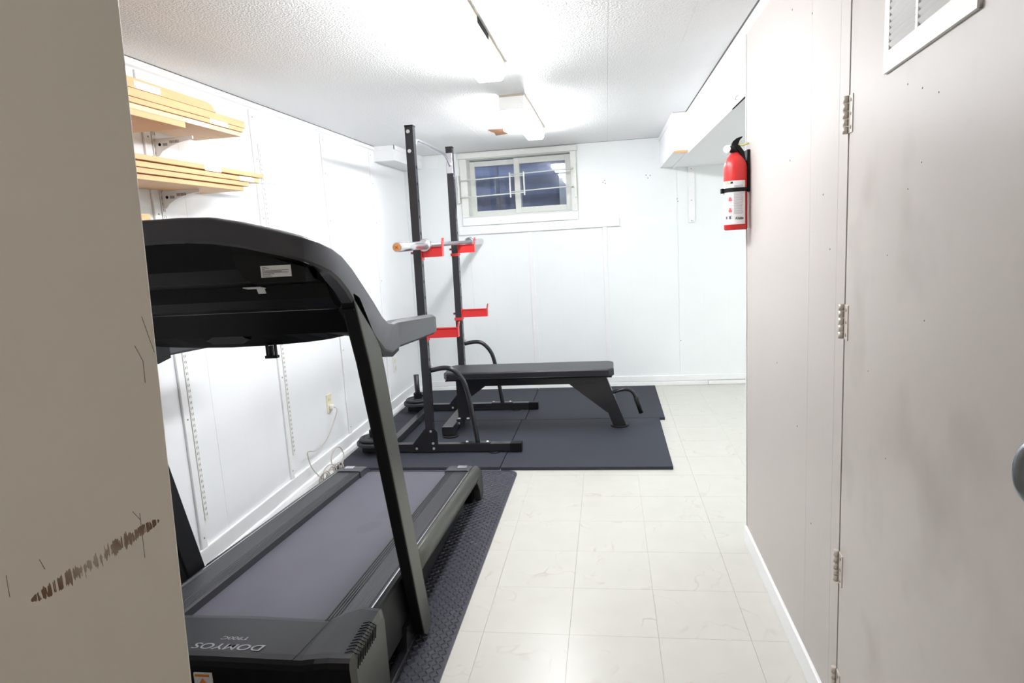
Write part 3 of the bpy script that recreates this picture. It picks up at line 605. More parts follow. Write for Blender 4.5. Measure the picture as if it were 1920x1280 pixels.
def bandsec(Tp, Bt, n, s):
    Tp = Vector(Tp); Bt = Vector(Bt); n = Vector(n).normalized() * 0.042; u = (Tp - Bt).normalized(); r = 0.007
    nn = n.normalized()
    P = [Bt + u * r, Tp - u * r, Tp + nn * r * 0.5 - u * 0.002, Tp + nn * r * 1.4, Tp + n - nn * r, Tp + n - u * r, Bt + n + u * r, Bt + n - nn * r, Bt + nn * r]
    return [(mx(p.x, s), p.y, p.z) for p in P]
for_secs = [bandsec(*h, -1) for h in half[::-1]] + [bandsec(*h, 1) for h in half[1:]]
bm = NB(); loft(bm, for_secs); arch = obj('handlebar_arch', bm, greyp, tr, smooth=True)
md = arch.modifiers.new('edge', 'EDGE_SPLIT'); md.split_angle = math.radians(40)
for s in (1, -1):
    secs = []
    for y, za, zb_, dx in ((1.95, 1.050, 1.134, 0), (2.0, 1.047, 1.136, 0), (2.2, 1.036, 1.120, 0), (2.43, 1.0245, 1.101, 0), (2.462, 1.028, 1.094, 0.002), (2.475, 1.042, 1.080, 0.006)):
        xo, xi = -0.672 - dx, -0.716 + dx
        c = 0.008
        secs.append([(mx(px, s), y, pz) for px, pz in ((xo, za + c), (xo, zb_ - c), (xo - c, zb_), (xi + c, zb_), (xi, zb_ - c), (xi, za + c), (xi + c, za), (xo - c, za))])
    bm = NB(); loft(bm, secs); obj('grip_handle', bm, greyp, tr)
    bm = NB(); prism(bm, [(1.648, 1.213), (1.705, 1.158), (1.775, 1.097), (1.845, 1.048), (1.925, 1.031), (1.99, 1.04), (1.99, 1.08), (1.80, 1.17), (1.70, 1.235)], 'x', mx(-0.718, s), mx(-0.6745, s)); obj('arch_liner', bm, blackp, tr)
# console shell seen from its back and underside
secs = []
for x, zf, zl in ((-1.108, 1.425, 1.103), (-1.0, 1.425, 1.105), (-0.93, 1.42, 1.108), (-0.86, 1.408, 1.112), (-0.80, 1.395, 1.118), (-0.755, 1.375, 1.126), (-0.722, 1.35, 1.122)):
    secs.append([(x, 1.472, zf), (x, 1.500, 1.338), (x, 1.535, 1.304), (x, 1.60, 1.288), (x, 1.615, 1.25), (x, 1.64, 1.226), (x, 1.690, 1.212), (x, 1.70, 1.196), (x, 1.735, 1.14), (x, 1.762, zl), (x, 1.80, zl + 0.006), (x, 1.80, zl + 0.03), (x, 1.60, zf - 0.03)])
left = [[(2 * TC - p[0], p[1], p[2]) for p in s_] for s_ in secs[:0:-1]]
bm = NB(); loft(bm, left + secs); con = obj('console_shell', bm, gloss, tr)
bm = NB(); prism(bm, [(-0.905, 1.375), (-0.90, 1.345), (-0.885, 1.318), (-0.86, 1.300), (-0.722, 1.300), (-0.722, 1.335), (-0.80, 1.36), (-0.86, 1.378)], 'y', 1.488, 1.55); obj('side_cover_panel', bm, blackp, con)
s1 = B('console_sticker', sticker, con, -0.8355, -0.757, 1.4865, 1.488, 1.315, 1.343)
bm = NB()
for k, L in enumerate((0.012, 0.018, 0.006, 0.068, 0.05, 0.066, 0.03, 0.02, 0.024)): box(bm, -0.831, -0.831 + L, 1.4855, 1.487, 1.339 - k * 0.0027, 1.3398 - k * 0.0027)
obj('sticker_print', bm, ink, s1, kind='stuff')
bm = NB(); loft(bm, [[(x, 1.565, 1.289), (x, 1.59, 1.284), (x, 1.59, 1.282), (x, 1.565, 1.287)] for x in (-0.935, -0.885)]); obj('barcode_sticker', bm, sticker, con)
bm = NB(); loft(bm, [[(x, 1.598, 1.284), (x, 1.604, 1.270), (x, 1.604, 1.268), (x, 1.596, 1.283)] for x in (-0.915, -0.893)]); obj('barcode_sticker', bm, sticker, con)
bm = NB(); tube(bm, [(-1.45, 1.6905, 1.2115), (-0.745, 1.6905, 1.2115)], 0.0007, 4); obj('seam_highlight', bm, silver, con)
bm = NB(); prism(bm, [(-1.175, 1.128), (-1.160, 1.123), (-1.15, 1.117), (-1.06, 1.117), (-1.05, 1.123), (-1.035, 1.128), (-1.05, 1.134), (-1.06, 1.140), (-1.15, 1.140), (-1.16, 1.134)], 'y', 1.736, 1.750); obj('mounting_plate', bm, greyp, con)
cl = obj('safety_clip', NB(), blackp, con)
bm = NB(); box(bm, -1.000, -0.995, 1.755, 1.765, 1.075, 1.112); box(bm, -0.974, -0.969, 1.755, 1.765, 1.075, 1.112); box(bm, -1.003, -0.966, 1.752, 1.768, 1.068, 1.076); box(bm, -0.990, -0.980, 1.755, 1.765, 1.074, 1.105)
bmesh.ops.translate(bm, vec=-wloc(con), verts=bm.verts); bm.to_mesh(cl.data); bm.free()

# ------------------------------------------------------------------ squat rack
rk = thing('squat_rack', 'black steel squat rack with tall drilled posts standing on the rubber mats', 'squat rack', (-1.17, 4.5, 0.02))
def drilled_post(x0, x1, y0, y1, z0, z1, pitch=0.1, first=0.16):
    bm = NB(); t = 0.003
    box(bm, x0, x0 + t, y0, y1, z0, z1); box(bm, x0 + t, x1, y0, y0 + t, z0, z1); box(bm, x0 + t, x1, y1 - t, y1, z0, z1); box(bm, x0 + t, x1 - 0.0005, y0 + t, y1 - t, z1 - t, z1)
    yc = (y0 + y1) / 2; r = 0.009; z = z0; x = x1
    def ring(za, zb, hole_z):
        outer = [(y0 + t, za), (yc, za), (y1 - t, za), (y1 - t, hole_z), (y1 - t, zb), (yc, zb), (y0 + t, zb), (y0 + t, hole_z)]
        inner = [(yc + r * math.cos(a), hole_z + r * 1.35 * math.sin(a)) for a in [math.radians(d) for d in (225, 270, 315, 0, 45, 90, 135, 180)]]
        O = [bm.verts.new((x, *p)) for p in outer]; I = [bm.verts.new((x, *p)) for p in inner]
        for k in range(8): bm.faces.new((O[k], O[(k + 1) % 8], I[(k + 1) % 8], I[k]))
    zc = z0
    h = z0 + first
    def quad(za, zb): bm.faces.new([bm.verts.new((x, *p)) for p in ((y0 + t, za), (y1 - t, za), (y1 - t, zb), (y0 + t, zb))])
    quad(z0, h - pitch / 2)
    while h + pitch / 2 < z1 - 0.12: ring(h - pitch / 2, h + pitch / 2, h); h += pitch
    quad(h - pitch / 2, z1)
    return bm
PY = {'near': (3.96, 4.01), 'far': (4.98, 5.03)}
for key, (ya, yb2) in PY.items():
    dx = 0.0
    bm = drilled_post(-1.197, -1.147, ya, yb2, 0.075, 2.075)
    for v in bm.verts: v.co.x += (v.co.z - 1.0) * 0.012 - 0.004      # posts lean a few millimetres
    po = obj('post', bm, blackm, rk)
    bm = NB(); xc = 0.0089; box(bm, -1.199 + xc, -1.145 + xc, ya - 0.002, yb2 + 0.002, 2.073, 2.083, bev=0.002); obj('post_cap', bm, blackp, po)
    # long foot tube
    B('foot_tube', blackm, rk, -1.655, -0.66, ya, yb2, 0.026, 0.078, bev=0.002)
    B('foot_cap', blackp, rk, -0.66, -0.585, ya - 0.003, yb2 + 0.003, 0.0225, 0.081, bev=0.003)
    bm = NB(); lathe(bm, [(0.045, 0.02), (0.045, 0.024), (0.02, 0.026)], -0.765, ya + 0.02, 20); obj('foot_pad', bm, blackp, rk)
    # gusset plate with bolts
    ys_ = ya - 0.004 if key == 'near' else ya - 0.004
    bm = NB(); prism(bm, [(-1.31, 0.026), (-1.31, 0.072), (-1.213, 0.185), (-1.150, 0.185), (-1.132, 0.16), (-1.132, 0.026)], 'y', ys_, ya); gs = obj('gusset_plate', bm, blackm, rk)
    for x, z in ((-1.176, 0.165), (-1.165, 0.085), (-1.163, 0.050), (-1.278, 0.050)):
        bm = NB(); cyl(bm, (x, ys_ - 0.005, z), (x, ys_, z), 0.0075, 0.009, seg=8); obj('bolt', bm, zinc, gs)
    # curved brace tube
    yc = (ya + yb2) / 2
    bm = NB(); tube(bm, smoothpath([(-1.15, yc, 0.565), (-1.06, yc, 0.578), (-1.0, yc, 0.560), (-0.945, yc, 0.495), (-0.918, yc, 0.41), (-0.895, yc, 0.25), (-0.874, yc, 0.079)], 6), 0.0155, 14); br = obj('brace_tube', bm, blackm, rk)
    B('brace_flange', blackm, br, -0.96, -0.79, ya + 0.005, yb2 - 0.005, 0.0781, 0.0825, bev=0.001)
    for x in (-0.945, -0.81):
        bm = NB(); lathe(bm, [(0.009, 0.0825), (0.009, 0.088), (0.004, 0.091)], x, yc, 8); obj('bolt', bm, zinc, br)
    bm = NB(); cyl(bm, (-1.146, yc, 0.595), (-1.136, yc, 0.595), 0.008, seg=8); obj('bolt', bm, zinc, br)
    # storage post at the back of the foot
    bm = NB(); cyl(bm, (-1.571, yc, 0.078), (-1.571, yc, 0.325), 0.0205, seg=18); obj('storage_post', bm, blackm, rk)
    # chrome flange of the pull-up bar
    if key == 'far': B('bar_flange', chrome, rk, -1.1875, -1.1405, ya - 0.004, ya, 1.885, 2.035, bev=0.001)
    else:
        B('bar_flange', chrome, rk, -1.1875, -1.1405, yb2, yb2 + 0.004, 1.885, 2.035, bev=0.001)
        for z in (2.045, 1.93):
            bm = NB(); cyl(bm, (-1.169, ya - 0.006, z), (-1.169, ya, z), 0.010, 0.012, seg=10); obj('bolt', bm, zinc, rk)
bm = NB(); tube(bm, smoothpath([(-1.163, 4.014, 1.955), (-1.163, 4.05, 1.972), (-1.163, 4.10, 2.008), (-1.163, 4.2, 2.014), (-1.163, 4.5, 2.014), (-1.163, 4.76, 2.012), (-1.163, 4.86, 2.0), (-1.163, 4.93, 1.965), (-1.163, 4.976, 1.945)], 5), 0.0125, 14); obj('pull_up_bar', bm, chrome, rk)
B('cross_beam', blackm, rk, -1.50, -1.452, 4.01, 4.98, 0.028, 0.076, bev=0.002)
def hook(key, z, L, lip, hgt, zband, label=None):
    ya, yb2 = PY[key]; x1 = -1.1515 + (z - 1.0) * 0.012; x0 = x1 - 0.052
    bm = NB(); prism(bm, [(x1 + 0.006, z), (x1 + L, z), (x1 + L, z + hgt), (x1 + 0.006, z + hgt)], 'y', ya + 0.006, ya + 0.010); prism(bm, [(x1 + 0.006, z), (x1 + L, z), (x1 + L, z + hgt), (x1 + 0.006, z + hgt)], 'y', yb2 - 0.010, yb2 - 0.006)
    box(bm, x1 + 0.006, x1 + L, ya + 0.006, yb2 - 0.006, z + hgt - 0.008, z + hgt - 0.004)
    prism(bm, [(x1 + L - 0.004, z), (x1 + L, z), (x1 + L + 0.001, z + hgt), (x1 + L + 0.008, z + hgt + lip), (x1 + L + 0.004, z + hgt + lip), (x1 + L - 0.004, z + hgt)], 'y', ya + 0.004, yb2 - 0.004)
    box(bm, x1 + 0.001, x1 + 0.006, ya - 0.004, yb2 + 0.004, z - 0.018, z + hgt + 0.004)
    hk = obj('bar_hook', bm, red, rk)
    bm = NB(); box(bm, x0 - 0.004, x1 + 0.001, ya - 0.005, ya - 0.001, zband, zband + 0.022); box(bm, x0 - 0.004, x1 + 0.001, yb2 + 0.001, yb2 + 0.005, zband, zband + 0.022); box(bm, x0 - 0.005, x0 - 0.001, ya - 0.005, yb2 + 0.005, zband, zband + 0.022)
    if key == 'near': bm.free()
    else: obj('hook_band', bm, red, hk)
    bm = NB(); cyl(bm, (x0 - 0.018, (ya + yb2) / 2, z + hgt * 0.5), (x0 - 0.001, (ya + yb2) / 2, z + hgt * 0.5), 0.008, seg=12); obj('hook_pin', bm, mat('dark_red_pin', (0.25, 0.02, 0.04), 0.4), hk)
hook('near', 1.286, 0.135, 0.052, 0.062, 1.24); hook('far', 1.282, 0.130, 0.050, 0.062, 1.260)
hook('near', 0.777, 0.205, 0.036, 0.060, 0.736); hook('far', 0.779, 0.205, 0.038, 0.060, 0.757)

# barbell resting on the upper hooks
bb_ = thing('barbell', 'long chrome barbell with a copper end cap resting on the upper red hooks', 'barbell', (-1.095, 4.55, 1.363))
BX, BZ = -1.097, 1.3605
bm = NB(); cyl(bm, (BX, 3.93, BZ), (BX, 5.26, BZ), 0.0142, seg=20); obj('shaft', bm, knurl, bb_)
def sleeve(ya, yb3, flip):
    d = -1 if flip else 1
    bm = NB(); cyl(bm, (BX, ya, BZ), (BX, yb3, BZ), 0.0255, seg=28)
    sl = obj('sleeve', bm, chrome, bb_)
    bm = NB(); yc = yb3; cyl(bm, (BX, yc - d * 0.004, BZ), (BX, yc + d * 0.026, BZ), 0.037, 0.041, seg=28); cyl(bm, (BX, yc + d * 0.026, BZ), (BX, yc + d * 0.036, BZ), 0.041, 0.034, seg=28)
    obj('collar', bm, chrome, sl)
    bm = NB(); cyl(bm, (BX, ya - d * 0.003, BZ), (BX, ya + d * 0.004, BZ), 0.0215, seg=24); ecap = obj('end_cap', bm, copper, sl)
    return ecap
BX -= 0.013
e1 = sleeve(3.385, 3.915, False); e2 = sleeve(5.755, 5.27, True)
bm = NB()
for a in (math.radians(40), math.radians(140)):
    c, s_ = math.cos(a), math.sin(a); tube(bm, [(BX - 0.012 * c, 3.3805, BZ - 0.012 * s_), (BX + 0.012 * c, 3.3805, BZ + 0.012 * s_)], 0.0012, 5)
bmesh.ops.translate(bm, vec=(0, 0, 0), verts=bm.verts)
# third-level limit: the mark is joined into the cap's mesh
m_ = bpy.data.meshes.new('tmp'); bmesh.ops.translate(bm, vec=-wloc(e1), verts=bm.verts)
b0 = NB(); b0.from_mesh(e1.data); n0 = len(b0.faces); bm.to_mesh(m_); bm.free(); b0.from_mesh(m_); b0.faces.ensure_lookup_table()
for f in b0.faces[n0:]: f.material_index = 1
b0.to_mesh(e1.data); b0.free(); e1.data.materials.append(mat('cap_engraving', (0.12, 0.05, 0.03), 0.5))
BX += 0.013
for ch in bb_.children:
    if ch.name.startswith('shaft'): ch.location.x = -0.013

# weight plates and spring collars on the storage posts
def plate(cy, z0, r, h, label):
    cx = -1.571; bm = NB()
    prof = [(0.026, z0), (r - 0.006, z0), (r, z0 + 0.006), (r, z0 + h - 0.006), (r - 0.006, z0 + h), (r - 0.016, z0 + h), (r - 0.022, z0 + h - 0.006), (0.045, z0 + h - 0.006), (0.04, z0 + h), (0.026, z0 + h)]
    R_ = [[bm.verts.new((cx + q * math.cos(2 * math.pi * k / 36), cy + q * math.sin(2 * math.pi * k / 36), z)) for k in range(36)] for q, z in prof]
    for a, b3 in zip(R_, R_[1:] + R_[:1]):
        for k in range(36): f = bm.faces.new((a[k], a[(k + 1) % 36], b3[(k + 1) % 36], b3[k]))
    o = obj('weight_plate', bm, castm, loc=(cx, cy, z0)); tag(o, label, 'weight plate', 'weight plates on the rack storage posts')
    bm = NB()
    for k in range(14):
        a = 2 * math.pi * k / 22 + 2.0; q = r * 0.62; x, y = cx + q * math.cos(a), cy + q * math.sin(a); zz = z0 + h - 0.006
        box(bm, x - 0.003, x + 0.003, y - 0.004, y + 0.004, zz, zz + 0.0015)
    obj('raised_lettering', bm, mat('plate_letter', (0.10, 0.10, 0.11), 0.5), o, kind='stuff')
for nm, cy, wh in (('near', 3.985, 'near storage post behind the treadmill'), ('far', 5.005, 'far storage post in the back corner')):
    plate(cy, 0.079, 0.118, 0.028, 'larger bottom black weight plate on the ' + wh)
    plate(cy, 0.108, 0.100, 0.02, 'smaller top black weight plate on the ' + wh)
    c = obj('collar_clamp', NB(), blackp, loc=(-1.571, cy, 0.129)); tag(c, 'black clamp collar round the ' + wh, 'barbell collar', 'barbell collars')
    bm = NB()
    prof = [(0.0215, 0.0), (0.033, 0.0), (0.033, 0.045), (0.0215, 0.045)]
    R_ = [[bm.verts.new((q * math.cos(2 * math.pi * k / 24), q * math.sin(2 * math.pi * k / 24), z)) for k in range(24)] for q, z in prof]
    for a, b3 in zip(R_, R_[1:] + R_[:1]):
        for k in range(24): bm.faces.new((a[k], a[(k + 1) % 24], b3[(k + 1) % 24], b3[k]))
    box(bm, 0.028, 0.052, -0.010, 0.010, 0.012, 0.030, bev=0.002); bmesh.ops.recalc_face_normals(bm, faces=bm.faces); bm.to_mesh(c.data); bm.free()
    bm = NB(); prism(bm, [(-1.524, 0.145), (-1.500, 0.165), (-1.494, 0.180), (-1.506, 0.178), (-1.525, 0.163)], 'y', cy - 0.008, cy + 0.008); obj('lever', bm, blackp, c)

# ------------------------------------------------------------------ bench
bn = thing('weight_bench', 'flat black vinyl weight bench standing across the rubber mats', 'bench', (-0.55, 4.515, 0.02))
BY = 4.515
bm = NB(); prism(bm, [(-1.178, 4.40), (-1.150, 4.362), (-0.02, 4.362), (0.014, 4.40), (0.014, 4.63), (-0.02, 4.668), (-1.150, 4.668), (-1.178, 4.63)], 'z', 0.407, 0.462)
es = [e for e in bm.edges if abs(e.verts[0].co.z - e.verts[1].co.z) < 1e-4]; bmesh.ops.bevel(bm, geom=es, offset=0.013, segments=4, affect='EDGES', profile=0.5)
pad = obj('pad', bm, vinyl, bn, smooth=False)
B('pad_board', blackp, bn, -1.165, 0.0, 4.37, 4.66, 0.4022, 0.407)
bm = NB()
for zz in (0.417,): tube(bm, [(-1.175, 4.3955, zz), (-1.149, 4.3605, zz), (-0.02, 4.3605, zz), (0.0155, 4.40, zz)], 0.0018, 6)
obj('piping', bm, vinyl, pad)
B('main_beam', blackm, bn, -1.10, -0.06, BY - 0.03, BY + 0.03, 0.335, 0.397, bev=0.002)
B('mount_plate', blackm, bn, -0.24, -0.03, BY - 0.1, BY + 0.1, 0.3974, 0.402)
bm = NB(); prism(bm, [(-0.135, 0.3965), (-0.045, 0.3965), (0.088, 0.032), (-0.002, 0.032)], 'y', BY - 0.0308, BY + 0.0308, bev=0.002); fl = obj('front_leg', bm, blackm, bn)
for sgn in (-1, 1):
    bm = NB(); prism(bm, [(-0.30, 0.337), (-0.10, 0.337), (-0.022, 0.12), (-0.045, 0.13)], 'y', BY + sgn * 0.0312, BY + sgn * 0.0345); obj('gusset', bm, blackm, fl)
bm = NB(); lathe(bm, [(0.062, 0.021), (0.064, 0.026), (0.058, 0.032), (0.03, 0.033)], 0.043, BY, 28); obj('foot_pad', bm, blackp, fl)
B('rear_leg', blackm, bn, -1.115, -1.028, BY - 0.035, BY + 0.035, 0.100, 0.397, bev=0.002)
bm = NB(); prism(bm, [(-1.03, 0.337), (-0.90, 0.337), (-1.03, 0.245)], 'y', BY - 0.03, BY + 0.03); obj('gusset', bm, blackm, bn)
B('foot_plate', blackm, bn, -1.125, -1.02, BY - 0.06, BY + 0.06, 0.0935, 0.100, bev=0.001)
for yy in (BY - 0.048, BY + 0.048):
    for xx in (-1.105, -1.04):
        bm = NB(); lathe(bm, [(0.011, 0.100), (0.011, 0.108), (0.005, 0.110)], xx, yy, 10); obj('bolt', bm, zinc, bn)
tb = B('rear_foot_beam', blackm, bn, -1.192, -1.112, BY - 0.225, BY + 0.275, 0.033, 0.0935, bev=0.002)
bn_off = 0.0
for yy in (BY - 0.20, BY + 0.25):
    bm = NB(); lathe(bm, [(0.058, 0.021), (0.060, 0.026), (0.054, 0.032), (0.03, 0.033)], -1.14, yy, 26); obj('foot_pad', bm, blackp, tb)
bm = NB(); cyl(bm, (-1.1115, 4.46, 0.07), (-1.103, 4.46, 0.07), 0.010, seg=10); obj('bolt', bm, zinc, tb)
bm = NB(); tube(bm, smoothpath([(0.0, BY, 0.262), (0.05, BY, 0.277), (0.10, BY, 0.282), (0.14, BY, 0.262), (0.162, BY, 0.215), (0.180, BY, 0.16), (0.194, BY, 0.115)], 6), 0.0125, 14); hd = obj('carry_handle', bm, blackm, bn)
bm = NB(); tube(bm, [(0.159, BY, 0.222), (0.178, BY, 0.165), (0.195, BY, 0.110)], 0.0165, 14); obj('foam_grip', bm, blackp, hd)

# ------------------------------------------------------------------ shelf standards, brackets and planks on the left wall
def standard(y, z0, z1, label):
    t = thing('shelf_standard', label, 'shelf standard', (XL, y, z0), 'slotted white shelf standards on the left wall')
    bm = NB(); prism(bm, [(XL + 0.0005, y - 0.012), (XL + 0.013, y - 0.012), (XL + 0.013, y + 0.012), (XL + 0.0005, y + 0.012)], 'z', z0, z1, bev=0.001); c = obj('channel', bm, whitep, t)
    bm = NB(); z = z0 + 0.02
    while z < z1 - 0.02: box(bm, XL + 0.0128, XL + 0.0136, y - 0.0055, y - 0.0035, z, z + 0.011); box(bm, XL + 0.0128, XL + 0.0136, y + 0.0035, y + 0.0055, z, z + 0.011); z += 0.025
    obj('slots', bm, mat('slot_grey', (0.12, 0.11, 0.12), 0.8), c, kind='stuff')
    return t
standard(2.458, 0.24, 1.88, 'slotted white shelf standard carrying the brackets, left of the treadmill')
standard(3.276, 0.25, 1.93, 'empty slotted white shelf standard just beyond the plank ends')
def bracket(z, label):
    t = thing('shelf_bracket', label, 'shelf bracket', (XL + 0.013, 2.458, z), 'white steel shelf brackets')
    x0 = XL + 0.0138
    bm = NB(); prism(bm, [(x0, z), (x0 + 0.165, z), (x0 + 0.165, z - 0.012), (x0 + 0.115, z - 0.018), (x0 + 0.065, z - 0.032), (x0 + 0.03, z - 0.050), (x0 + 0.014, z - 0.068), (x0, z - 0.068)], 'y', 2.454, 2.462, bev=0.001); pl = obj('arm', bm, whitep, t)
    bm = NB(); box(bm, x0 + 0.035, x0 + 0.055, 2.4532, 2.454, z - 0.030, z - 0.020); 
    for k in range(7): box(bm, x0 + 0.066 + k * 0.006, x0 + 0.070 + k * 0.006, 2.4532, 2.454, z - 0.022, z - 0.011)
    obj('stamped_print', bm, mat('grey_print', (0.30, 0.29, 0.31), 0.6), pl, kind='stuff')
    bm = NB(); cyl(bm, (x0 + 0.022, 2.4528, z - 0.024), (x0 + 0.022, 2.4542, z - 0.024), 0.006, seg=10); obj('rivet_hole', bm, hole, pl)
bracket(1.845, 'upper white steel shelf bracket under the top stack of planks')
bracket(1.640, 'lower white steel shelf bracket under the second stack of planks')
def plank(x0, x1, y0, y1, z0, z1, label, group, m=wood, stickers=(), tilt=0.0, cut=None):
    bm = NB()
    if cut: prism(bm, cut, 'x', x0, x1)
    else: box(bm, x0, x1, y0, y1, z0, z1, bev=0.0012, seg=1)
    o = obj('wooden_plank', bm, m, loc=(x0, y1, z0)); tag(o, label, 'plank', group)
    for (ya, yb4, za, zb4) in stickers:
        s = B('price_sticker', sticker, o, x1, x1 + 0.0008, ya, yb4, za, zb4)
    if tilt: o.rotation_euler = (tilt, 0, 0)
    return o
GA, GB = 'pine planks on the top shelf brackets', 'pine planks on the lower shelf brackets'
plank(-1.755, -1.53, 1.15, 2.315, 1.846, 1.868, 'short bottom pine board of the top stack, ending at the bracket', GA, wood)
plank(-1.75, -1.535, 1.10, 2.70, 1.869, 1.887, 'long wide pine board of the top stack just above the bracket, with a white sticker', GA, wood2, stickers=((2.33, 2.47, 1.870, 1.886),))
plank(-1.74, -1.53, 1.12, 2.715, 1.8885, 1.906, 'third board up of the top stack, yellow pine, with a white sticker towards its end', GA, wood, stickers=((2.475, 2.60, 1.8888, 1.9075),))
plank(-1.69, -1.53, 1.15, 2.735, 1.9075, 1.936, 'thick pine board near the top of the upper stack, reaching farthest', GA, wood)
plank(-1.60, -1.53, 1.2, 2.525, 1.937, 1.975, 'topmost pine board of the upper stack with a notched end and knot', GA, wood, stickers=((2.065, 2.195, 1.9375, 1.962),), cut=[(1.2, 1.937), (2.525, 1.937), (2.512, 1.950), (2.50, 1.962), (2.47, 1.968), (1.2, 1.975)])
plank(-1.75, -1.545, 1.12, 2.69, 1.642, 1.661, 'bottom pine board of the lower stack lying on the bracket', GB, wood)
plank(-1.74, -1.535, 1.1, 2.72, 1.662, 1.680, 'second pine board up of the lower stack', GB, wood)
plank(-1.72, -1.53, 1.1, 2.80, 1.6815, 1.700, 'third pine board up of the lower stack, with a small white sticker at its end', GB, wood, stickers=((2.64, 2.755, 1.6815, 1.701),))
plank(-1.66, -1.53, 1.1, 2.84, 1.7055, 1.724, 'topmost reddish pine board of the lower stack with a white sticker', GB, wood, stickers=((2.40, 2.51, 1.702, 1.7255),))
sr = obj('metal_strip', box(NB(), -1.65, -1.61, 1.3, 3.10, 1.7005, 1.7035), silver, loc=(-1.63, 2.2, 1.70)); tag(sr, 'thin silver metal strip poking out beyond the lower planks', 'metal strip')
plank(-1.74, -1.52, 1.2, 2.04, 1.49, 1.525, 'lone pine board end just above the treadmill console by the foreground door', 'lowest wall board', wood)

# ------------------------------------------------------------------ outlets and cable
o1 = thing('wall_outlet', 'ivory wall outlet low on the left wall with a cable plugged in', 'outlet', (XL, 3.80, 0.41), 'wall outlets')
B('cover_plate', ivory, o1, XL + 0.0005, XL + 0.006, 3.765, 3.835, 0.352, 0.468, bev=0.002)
bm = NB()
for z in (0.425, 0.434): box(bm, XL + 0.006, XL + 0.0067, 3.788, 3.791, z, z + 0.006); 
for z in (0.425,): box(bm, XL + 0.006, XL + 0.0067, 3.808, 3.811, z, z + 0.009)
obj('slots', bm, hole, o1, kind='stuff')
B('plug', whitep, o1, XL + 0.006, XL + 0.03, 3.785, 3.812, 0.372, 0.400, bev=0.004)
o2 = thing('wall_outlet', 'white double wall outlet on the left wall near the back corner', 'outlet', (XL, 5.10, 0.39), 'wall outlets')
B('cover_plate', whitep, o2, XL + 0.0005, XL + 0.006, 5.066, 5.136, 0.330, 0.458, bev=0.002)
for z in (0.362, 0.424): B('socket', ivory, o2, XL + 0.006, XL + 0.008, 5.086, 5.116, z - 0.017, z + 0.017, bev=0.003)
cb = thing('power_cable', 'beige power cable hanging from the outlet and bundled beside the treadmill', 'cable', (-1.70, 3.5, 0.0))
bm = NB()
tube(bm, smoothpath([(XL + 0.03, 3.80, 0.386), (XL + 0.05, 3.80, 0.365), (XL + 0.035, 3.76, 0.29), (XL + 0.028, 3.65, 0.215), (XL + 0.03, 3.50, 0.20), (XL + 0.032, 3.40, 0.225), (XL + 0.034, 3.385, 0.20), (XL + 0.04, 3.41, 0.12), (-1.70, 3.44, 0.045), (-1.66, 3.45, 0.02)], 8), 0.0032, 8); obj('cord', bm, cablem, cb)
for k in range(9):
    cx = -1.665 + random.uniform(-0.012, 0.012); cy = 3.40 + k * 0.022 + random.uniform(-0.01, 0.01); cz = 0.055 + random.uniform(-0.006, 0.012); ra = 0.042 + random.uniform(-0.008, 0.01); ph = random.uniform(-0.5, 0.5)
    pts = []
    for i in range(25):
        a = 2 * math.pi * i / 24
        u_ = ra * math.cos(a); v_ = ra * 0.95 * math.sin(a)
        pts.append((cx + u_ * math.cos(ph) * 0.5 - 0.0, cy + u_ * 0.8 * math.sin(ph + 1.2) + v_ * 0.25, max(0.0115, cz + v_)))
    bm = NB(); tube(bm, pts, 0.0033, 6); obj('cable_loop', bm, cablem, cb)
bm = NB(); tube(bm, smoothpath([(-1.67, 3.55, 0.03), (-1.69, 3.56, 0.12), (-1.69, 3.62, 0.165), (-1.69, 3.70, 0.15), (-1.68, 3.72, 0.09), (-1.67, 3.64, 0.03)], 8), 0.0032, 8); obj('cable_loop', bm, cablem, cb)

# ------------------------------------------------------------------ fire extinguisher
fx, fy = 0.5085, 2.742
fe = thing('fire_extinguisher', 'red fire extinguisher with white label strapped to the end of the beige wall', 'fire extinguisher', (fx, fy, 1.36))
R0 = 0.0445
bm = NB(); lathe(bm, [(R0 - 0.004, 1.355), (R0, 1.359), (R0, 1.600), (R0 - 0.004, 1.618), (R0 - 0.014, 1.636), (0.020, 1.648), (0.016, 1.652), (0.016, 1.662)], fx, fy, 40); body = obj('cylinder', bm, red, fe)
# wrap-around label, the side facing away from the wall
def arcband(bm, r, a0, a1, z0, z1, n=20):
    A = [bm.verts.new((fx + r * math.cos(a), fy + r * math.sin(a), z0)) for a in [a0 + (a1 - a0) * i / n for i in range(n + 1)]]
    Bv = [bm.verts.new((fx + r * math.cos(a), fy + r * math.sin(a), z1)) for a in [a0 + (a1 - a0) * i / n for i in range(n + 1)]]
    for i in range(n): f = bm.faces.new((A[i], A[i + 1], Bv[i + 1], Bv[i])); f.smooth = True
rad_ = math.radians
bm = NB(); arcband(bm, R0 + 0.0006, rad_(120), rad_(312), 1.377, 1.545, 30); lb = obj('paper_label', bm, mat('label_paper', (0.80, 0.79, 0.80), 0.45), fe)
tx = mat('label_text', (0.42, 0.40, 0.42), 0.6)
bm = NB()
for k in range(26):
    z = 1.525 - k * 0.0043
    if abs(z - 1.508) < 0.012: continue
    arcband(bm, R0 + 0.001, rad_(252), rad_(252 + 44 + random.uniform(-4, 3)), z, z + 0.0018, 6)
for k in range(12):
    z = 1.50 - k * 0.010
    if 0 < k < 11: arcband(bm, R0 + 0.001, rad_(222), rad_(222 + 22), z - 0.001 if k % 3 == 0 else z, z + 0.0012, 4)
obj('label_print', bm, tx, lb, kind='stuff')
bm = NB(); arcband(bm, R0 + 0.0011, rad_(205), rad_(248), 1.534, 1.542, 8); obj('warning_band', bm, ink, lb)
